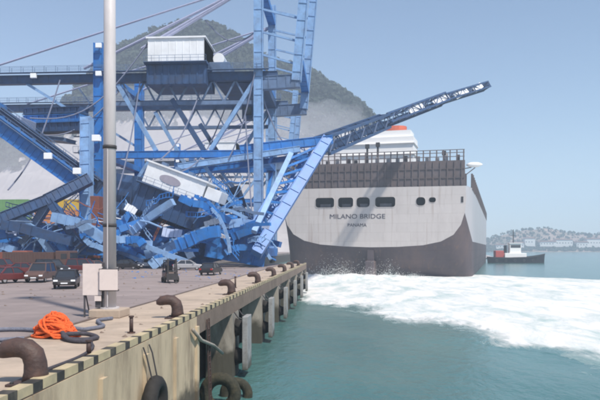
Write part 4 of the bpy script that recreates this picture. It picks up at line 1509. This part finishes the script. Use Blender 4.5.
    for zz in (8.3, 9.4, 10.2):
        lb.box(-24.2, 26.2, 0.55, 0.75, ztop + zz - 0.09, ztop + zz + 0.09, S)
    lb.build('lashing_rail', 'deck_grey', t)
    rnd = random.Random(8)
    for k in range(17):
        x = -22 + k * 2.9 + rnd.uniform(-0.6, 0.6)
        h = rnd.uniform(1.0, 2.2)
        MB().box(x - 0.5, x + 0.5, 1.4, 2.4, ztop + 7.0, ztop + 7.2 + h, S).build('deck_locker', rnd.choice(('hull_grey', 'deck_grey', 'hull_grey')), t)
    for x, h in ((-1.5, 4.2), (1.6, 4.6), (20.5, 1.5), (-16, 1.6)):
        v = MB().cyl(S @ Vector((x, 1.8, ztop + 7)), S @ Vector((x, 1.8, ztop + 8.2 + h)), 0.3, n=8)
        v.box(x - 0.55, x + 0.55, 1.3, 2.3, ztop + 7.4 + h, ztop + 8.6 + h, S)
        v.build('vent_post', 'dark_steel', t)
    for y0, h in ((28, 6.5), (34, 3.0)):
        m = MB().box(-25.5, 25.5, y0, y0 + 1.5, ztop, ztop + h, S)
        m.build('hatch_coaming', 'deck_grey', t)
    # white deckhouse and red funnel
    hs = MB().box(-20, 6.5, 44, 56, ztop, ztop + 22.0, S)
    for k in range(5):
        hs.box(-20.4, 6.9, 43.4, 56.4, ztop + 3.9 + k * 3.9, ztop + 4.15 + k * 3.9, S)
    dh = hs.build('deckhouse', 'ship_house', t)
    for k in range(3):
        for i in range(9):
            x = -19 + i * 2.95
            MB().box(x - 0.35, x + 0.35, 43.93, 43.99, ztop + 1.6 + k * 3.9, ztop + 2.5 + k * 3.9, S).build('window', 'glass_dark', dh)
    MB().box(-21.5, 5.4, 45, 54, ztop + 22.0, ztop + 24.4, S).build('bridge_deck', 'ship_house', dh)
    f = MB()
    fv = []
    for z, k in ((0, 1.0), (9.2, 0.86)):
        for i in range(16):
            a = i * math.pi / 8
            fv.append(S @ Vector((-2.2 + 4.6 * k * math.cos(a), 61 + 3.6 * k * math.sin(a), ztop + 19.4 + z)))
    f.add(fv, [(i, (i + 1) % 16, 16 + (i + 1) % 16, 16 + i) for i in range(16)] + [tuple(range(16, 32))])
    fn = f.build('funnel', 'funnel_red', t, smooth=False)
    MB().box(-3.0, 4.2, 57, 65, ztop, ztop + 18.5, S).build('funnel_casing', 'ship_house', t)
    for dx in (-0.8, 0.8):
        MB().cyl(S @ Vector((0.6 + dx, 61, ztop + 27)), S @ Vector((0.6 + dx, 61.4, ztop + 28.4)), 0.4, n=8).build('exhaust_pipe', 'dark_steel', fn)
    # lifeboat at the starboard quarter
    lbp = []
    for i in range(9):
        u = i / 8
        lbp.append(S @ Vector((26.6 + 4.4 * u, 2.0, ztop + 6.0)))
    lbo = MB().tube(lbp, [0.12, 0.5, 0.68, 0.72, 0.72, 0.7, 0.62, 0.42, 0.1], 12).build('lifeboat', 'ship_house', t, smooth=True)
    MB().beam(S @ Vector((26.2, 2, ztop + 3)), S @ Vector((29, 2, ztop + 5.2)), 0.25).build('davit', 'deck_grey', t)
    MB().beam(S @ Vector((26.2, 2, ztop + 5)), S @ Vector((28, 2, ztop + 5.3)), 0.25).build('davit', 'deck_grey', t)
    # rudder and skeg
    m = MB().prism([(-1.6, -4), (2.8, -4), (2.8, 4.8), (-0.9, 4.8)], 'x', -1.4, 1.4)
    m.v = [S @ v for v in m.v]
    m.build('rudder', 'antifoul_and_shade', t, bevel=0.3)
    MB().box(-0.9, 0.9, 0.2, 6, 3.2, 8.0, S).build('rudder_horn', 'antifoul_and_shade', t)
    # name and port of registry
    mt = S @ Matrix.Translation((-4.0, 0, 17.6))
    text_mesh('MILANO BRIDGE', 1.9, mt, 'letter_dark', tr, 16.4)
    mt = S @ Matrix.Translation((-4.0, 0, 15.1))
    text_mesh('PANAMA', 1.35, mt, 'letter_dark', tr, 5.6)
    # small fitting near the starboard top corner and draught marks
    MB().box(25.4, 26.0, -0.12, -0.02, 21.4, 23.0, S).build('fairlead', 'port_dark', tr)


make_ship()


# ------------------------------------------------------------------ tug
def make_tug():
    p = W(516, 262, 372)
    p.z = WZ
    t = thing('tugboat', 'small dark tugboat with white wheelhouse on the water right of the ship', 'boat', p)
    m = MB()
    # hull, bow to the right (x)
    sec = [(-15.5, 4.0, 3.6), (-13, 4.9, 3.3), (-5, 5.2, 3.2), (5, 5.0, 3.5), (10.5, 3.6, 4.1), (14, 1.6, 4.8), (16, 0.2, 5.3)]
    vs_ = []
    for x, w, h in sec:
        vs_ += [p + Vector(v) for v in ((x, -w, h), (x * 0.97, -w * 0.8, -1), (x * 0.97, w * 0.8, -1), (x, w, h))]
    fs = []
    for i in range(len(sec) - 1):
        for k in range(4):
            fs.append((i * 4 + k, i * 4 + (k + 1) % 4, (i + 1) * 4 + (k + 1) % 4, (i + 1) * 4 + k))
    fs += [(0, 1, 2, 3), tuple(len(vs_) - 4 + k for k in (3, 2, 1, 0))]
    m.add(vs_, fs)
    m.build('hull', 'tug_black', t)
    fd = MB()
    for i in range(len(sec) - 1):
        (x0, w0, h0), (x1, w1, h1) = sec[i], sec[i + 1]
        fd.beam(p + Vector((x0, -w0 - 0.15, h0 - 0.3)), p + Vector((x1, -w1 - 0.15, h1 - 0.3)), 0.4, 0.5)
    fd.build('fender_strip', 'rubber', t)
    MB().box(p.x - 7, p.x + 5, p.y - 3.4, p.y + 3.4, p.z + 3.0, p.z + 5.6).build('deckhouse', 'ship_house', t, bevel=0.15)
    MB().box(p.x - 12.0, p.x - 7.4, p.y - 2.6, p.y + 2.6, p.z + 3.2, p.z + 7.0).build('towing_gear_house', 'tug_red', t, bevel=0.2)
    wh = MB().box(p.x - 4, p.x + 2.2, p.y - 2.4, p.y + 2.4, p.z + 5.0, p.z + 11.0).build('wheelhouse', 'ship_house', t, bevel=0.15)
    MB().box(p.x - 3.6, p.x + 1.9, p.y - 2.45, p.y - 2.41, p.z + 8.6, p.z + 10.2).build('window', 'glass_dark', wh)
    MB().box(p.x - 4.5, p.x + 2.7, p.y - 2.8, p.y + 2.8, p.z + 11.0, p.z + 11.4).build('roof', 'ship_house', wh)
    MB().cyl(p + Vector((-1.5, 0, 11.4)), p + Vector((-1.5, 0, 19)), 0.35, 0.2, 8).build('mast', 'dark_steel', t)
    MB().beam(p + Vector((-3.2, 0, 15.5)), p + Vector((0.2, 0, 15.5)), 0.25).build('yard', 'dark_steel', t)
    MB().cyl(p + Vector((-6, 0, 5)), p + Vector((-6, 0, 10)), 0.9, 0.8, 10).build('funnel', 'tug_black', t)
    for k in range(5):
        x = -12 + k * 5
        MB().torus((p.x + x, p.y - 5.2, p.z + 1.5), 0.55, 0.22, 'y', 12, 6).build('tyre', 'rubber', t)


make_tug()


# ------------------------------------------------------------------ hill with wooded crest and cut rock face
def hill():
    crest_px = [(-260, 205), (-120, 180), (-40, 160), (30, 128), (80, 84), (110, 52), (150, 26), (190, 16), (225, 26), (260, 50), (290, 63), (312, 70), (330, 79), (345, 88), (362, 101), (378, 117), (392, 134), (410, 158), (430, 190), (446, 222), (460, 246)]
    Yc = 700.0
    HS = 1.45                      # size of the hill relative to its profile table
    cr = []
    for px, py in crest_px:
        q = W(px, py, Yc)
        cr.append((q.x, max(0.0, q.z)))
    prof = [(330, 0.0), (350, 0.05), (365, 0.16), (385, 0.33), (405, 0.52), (425, 0.70), (440, 0.82), (455, 0.97), (480, 0.99), (530, 0.85), (600, 0.5), (700, 0.1), (760, 0)]
    prof = [(Yc + (y - 455) * HS, v) for y, v in prof]

    def hz(x, y):
        w = interp(cr, x)
        base = w * interp(prof, y)
        step = 3.0 * math.sin(base * 0.30)           # benches cut in the rock
        k = min(1, w / 45)
        sink = 9.0 * (1 - min(1, w / 18)) if x > -20 else 0
        return base + (step if y < Yc - 22 else 0) * k + k * 7.0 * fbm(x * 0.012, y * 0.012, 2.0, 5) - sink
    xs = [cr[0][0] + i * 7.0 for i in range(int((cr[-1][0] + 20 - cr[0][0]) / 7))]
    ys = [Yc - 188 + i * 7 for i in range(33)] + [Yc + 45 + i * 20 for i in range(21)]
    m = MB()
    n = len(xs)
    m.add([(x, y, hz(x, y) - 1.6) for y in ys for x in xs], [(j * n + i, j * n + i + 1, (j + 1) * n + i + 1, (j + 1) * n + i) for j in range(len(ys) - 1) for i in range(n - 1)])
    ho = m.build('hill', 'rock')
    ho.data.materials.append(M['wood_floor'])
    for pf in ho.data.polygons:
        cx_, cy_ = pf.center.x, pf.center.y
        if cy_ > Yc or interp(prof, cy_) > 0.60 + 0.10 * fbm(cx_ * 0.02, 1.0, 5.0, 3):
            pf.material_index = 1
    tag(ho, kind='structure')
    # wood: leafy clumps covering the crest
    rnd = random.Random(4)
    wd = MB()
    cnt = 0
    while cnt < 9000:
        x = rnd.uniform(xs[0], xs[-1])
        y = rnd.uniform(Yc - 80, Yc + 65)
        f = interp(prof, y)
        lim = 0.56 + 0.12 * fbm(x * 0.02, 1.0, 5.0, 3)
        if y < Yc and f < lim:
            if not (fbm(x * 0.02, y * 0.03, 8.0, 3) > 0.42 and rnd.random() < 0.7):
                continue
        h = hz(x, y)
        if h < 3:
            continue
        cnt += 1
        s = rnd.uniform(2.4, 5.2)
        c = Vector((x, y, h - 1.6 + s * 0.9))
        # a ragged clump: a dozen leaf-tuft triangles around a core
        base = len(wd.v)
        for k in range(13):
            d = Vector((rnd.gauss(0, 1), rnd.gauss(0, 1), rnd.gauss(0.25, 0.8))).normalized()
            o = c + d * s * rnd.uniform(0.45, 0.95) + Vector((0, 0, 0.3 * s))
            a1 = d.orthogonal().normalized()
            a2 = d.cross(a1)
            r = s * rnd.uniform(0.35, 0.7)
            rot = rnd.random() * 6.28
            vs_ = []
            for q in range(4):
                an = rot + q * math.pi / 2
                vs_.append(o + (a1 * math.cos(an) + a2 * math.sin(an)) * r * (1 if q % 2 else 0.7) + d * r * rnd.uniform(-0.3, 0.3))
            wd.add(vs_, ((0, 1, 2), (0, 2, 3)))
    me = bpy.data.meshes.new('hill_wood')
    me.from_pydata(wd.v, [], wd.f)
    me.materials.append(M['foliage'])
    o = bpy.data.objects.new('hill_wood', me)
    col.objects.link(o)
    tag(o, 'dark wood covering the crest of the hill behind the cranes', 'wood', kind='stuff')


hill()


# ------------------------------------------------------------------ far shore
def shore():
    Y0 = 1500.0
    crest = [(470, 246), (485, 240), (500, 236), (520, 231), (540, 228), (556, 230), (570, 233), (585, 234), (600, 235), (640, 231), (700, 228), (780, 236), (840, 246)]
    cr = [(W(px, py, Y0).x, W(px, py, Y0).z - WZ) for px, py in crest]
    m = MB()
    xs = [cr[0][0] - 40 + i * 9 for i in range(int((cr[-1][0] + 80 - cr[0][0]) / 9))]
    pr = [(1400, -0.02), (1420, 0.08), (1440, 0.30), (1465, 0.6), (1500, 1.0), (1600, 0.9), (1800, 0.4), (1950, -0.05)]
    ys = [1400, 1410, 1420, 1430, 1440, 1452, 1465, 1480, 1500, 1540, 1600, 1700, 1800, 1950]

    def h(x, y):
        return WZ - 0.5 + interp(cr, x) * interp(pr, y) + (5.0 * fbm(x * 0.012, y * 0.012, 6.0, 5) if y > 1425 else 0)
    n = len(xs)
    m.add([(x, y, h(x, y)) for y in ys for x in xs], [(j * n + i, j * n + i + 1, (j + 1) * n + i + 1, (j + 1) * n + i) for j in range(len(ys) - 1) for i in range(n - 1)])
    tag(m.build('far_shore', 'shore_rock'), kind='structure')
    # dark wooded strip at its foot
    rnd = random.Random(9)
    wd = MB()
    for k in range(2600):
        x = rnd.uniform(xs[2], xs[-3])
        y = rnd.uniform(1410, 1450) if rnd.random() < 0.7 else rnd.uniform(1450, 1520)
        z = h(x, y)
        s = rnd.uniform(2.5, 5.5)
        c = Vector((x, y, z + s * 0.5))
        for q in range(6):
            d = Vector((rnd.gauss(0, 1), rnd.gauss(0, 1), rnd.gauss(0.2, 0.8))).normalized()
            a1 = d.orthogonal().normalized()
            a2 = d.cross(a1)
            o = c + d * s * 0.6
            wd.add([o + a1 * s * 0.7, o - a1 * s * 0.4 + a2 * s * 0.6, o - a1 * s * 0.4 - a2 * s * 0.6], ((0, 1, 2),))
    me = bpy.data.meshes.new('shore_wood')
    me.from_pydata(wd.v, [], wd.f)
    me.materials.append(M['shore_wood'])
    o = bpy.data.objects.new('shore_wood', me)
    col.objects.link(o)
    tag(o, 'dark trees along the foot of the far shore', 'wood', kind='stuff')
    # pale harbour buildings
    for (px, wd_, ht, Y, lab) in ((516, 30, 11, 1432, 'pale shed on the far shore behind the tugboat mast'), (529, 22, 17, 1436, 'taller white block right of the tugboat on the far shore'), (547, 34, 10, 1434, 'long low pale shed on the middle of the far shore'),
                                 (563, 36, 15, 1436, 'broad white warehouse on the far shore'), (581, 24, 12, 1433, 'small pale building near the right end of the far shore'), (595, 40, 18, 1438, 'white warehouse at the right frame edge on the far shore'), (500, 20, 9, 1431, 'low pale shed on the far shore left of the tugboat mast')):
        q = W(px, 248, Y)
        z0 = h(q.x, Y) - 1
        t = thing('harbour_building', lab, 'building', (q.x, Y, z0), 'buildings on the far shore')
        MB().box(q.x - wd_ / 2, q.x + wd_ / 2, Y - 8, Y + 8, z0, z0 + ht).build('wall', 'bld_white', t)
        MB().prism([(q.x - wd_ / 2 - 1, z0 + ht + 0.02), (q.x + wd_ / 2 + 1, z0 + ht + 0.02), (q.x + wd_ / 2 - 2, z0 + ht + 3), (q.x - wd_ / 2 + 2, z0 + ht + 3)], 'y', Y - 9, Y + 9).build('roof', 'bld_roof', t)
        for k in range(int(wd_ / 6)):
            x = q.x - wd_ / 2 + 3 + k * 6
            MB().box(x - 1.2, x + 1.2, Y - 8.1, Y - 8.02, z0 + ht * 0.5, z0 + ht * 0.5 + 2.2).build('window', 'glass_dark', t)


shore()


# ------------------------------------------------------------------ scattered debris and collapse dust
def debris_and_dust():
    rnd = random.Random(77)
    for nm, lab, mm, cnt, reg in (('debris', 'small grey concrete chips and grit scattered over the quay', 'concrete_brown', 420, (-30, -7.6, 12, 100)),
                                  ('debris', 'blue and dark paint flakes and scrap strewn before the wreck', 'crane_blue', 260, (-48, -9, 68, 99))):
        m = MB()
        for k in range(cnt):
            x = rnd.uniform(reg[0], reg[1])
            y = reg[2] + (reg[3] - reg[2]) * rnd.random()
            r = 0.03 + 0.16 * rnd.random() ** 3
            vs_ = [Vector((x, y, 0.012)) + Vector((rnd.uniform(0.6, 1.4) * r * math.cos(a), rnd.uniform(0.6, 1.4) * r * math.sin(a), 0)) for a in (0, 1.5, 3.1, 4.7)]
            tp = Vector((x + rnd.uniform(-r, r) * 0.4, y, 0.012 + r * rnd.uniform(0.3, 0.9)))
            m.add(vs_ + [tp], ((0, 1, 4), (1, 2, 4), (2, 3, 4), (3, 0, 4)))
        tag(m.build(nm, mm), lab, 'debris', kind='stuff')
    dm = bpy.data.materials.new('dust')
    dm.use_nodes = True
    n, l = dm.node_tree.nodes, dm.node_tree.links
    n.clear()
    out = n.new('ShaderNodeOutputMaterial')
    v = n.new('ShaderNodeVolumePrincipled')
    v.inputs['Color'].default_value = (0.93, 0.93, 0.97, 1)
    v.inputs['Density'].default_value = 0.022
    l.new(v.outputs[0], out.inputs['Volume'])
    M['dust'] = dm
    for lab, c, rad in (('pale dust drifting between the crane and the ship', W(318, 138, 268), (24, 14, 15)),
                        ('pale dust hanging behind the standing crane', W(190, 150, 262), (52, 15, 27)),
                        ('thin dust low over the left of the yard', W(40, 185, 265), (40, 13, 22))):
        bm = bmesh.new()
        bmesh.ops.create_icosphere(bm, subdivisions=5, radius=1.0)
        for vv in bm.verts:
            d = vv.co.normalized()
            k = 1 + 0.30 * noise.fractal(d * 1.7 + Vector(c) * 0.01, 1.0, 2.0, 5)
            vv.co = Vector((d.x * rad[0], d.y * rad[1], d.z * rad[2])) * k
        me = bpy.data.meshes.new('dust_cloud')
        bm.to_mesh(me)
        bm.free()
        me.materials.append(dm)
        o = bpy.data.objects.new('dust_cloud', me)
        col.objects.link(o)
        o.location = c
        tag(o, lab, 'dust', kind='stuff')


debris_and_dust()


# ------------------------------------------------------------------ haze
def make_haze():
    m = MB().box(-3050, 3050, -450, 3550, -13, 285)
    o = m.build('haze', 'foam')
    o.data.materials.clear()
    hm = bpy.data.materials.new('haze_air')
    hm.use_nodes = True
    n, l = hm.node_tree.nodes, hm.node_tree.links
    n.clear()
    out = n.new('ShaderNodeOutputMaterial')
    v = n.new('ShaderNodeVolumePrincipled')
    v.inputs['Color'].default_value = (0.72, 0.85, 1.0, 1)
    v.inputs['Density'].default_value = 0.00048
    v.inputs['Anisotropy'].default_value = -0.1
    l.new(v.outputs[0], out.inputs['Volume'])
    o.data.materials.append(hm)
    tag(o, 'pale blue sea haze over the harbour', 'haze', kind='stuff')


make_haze()
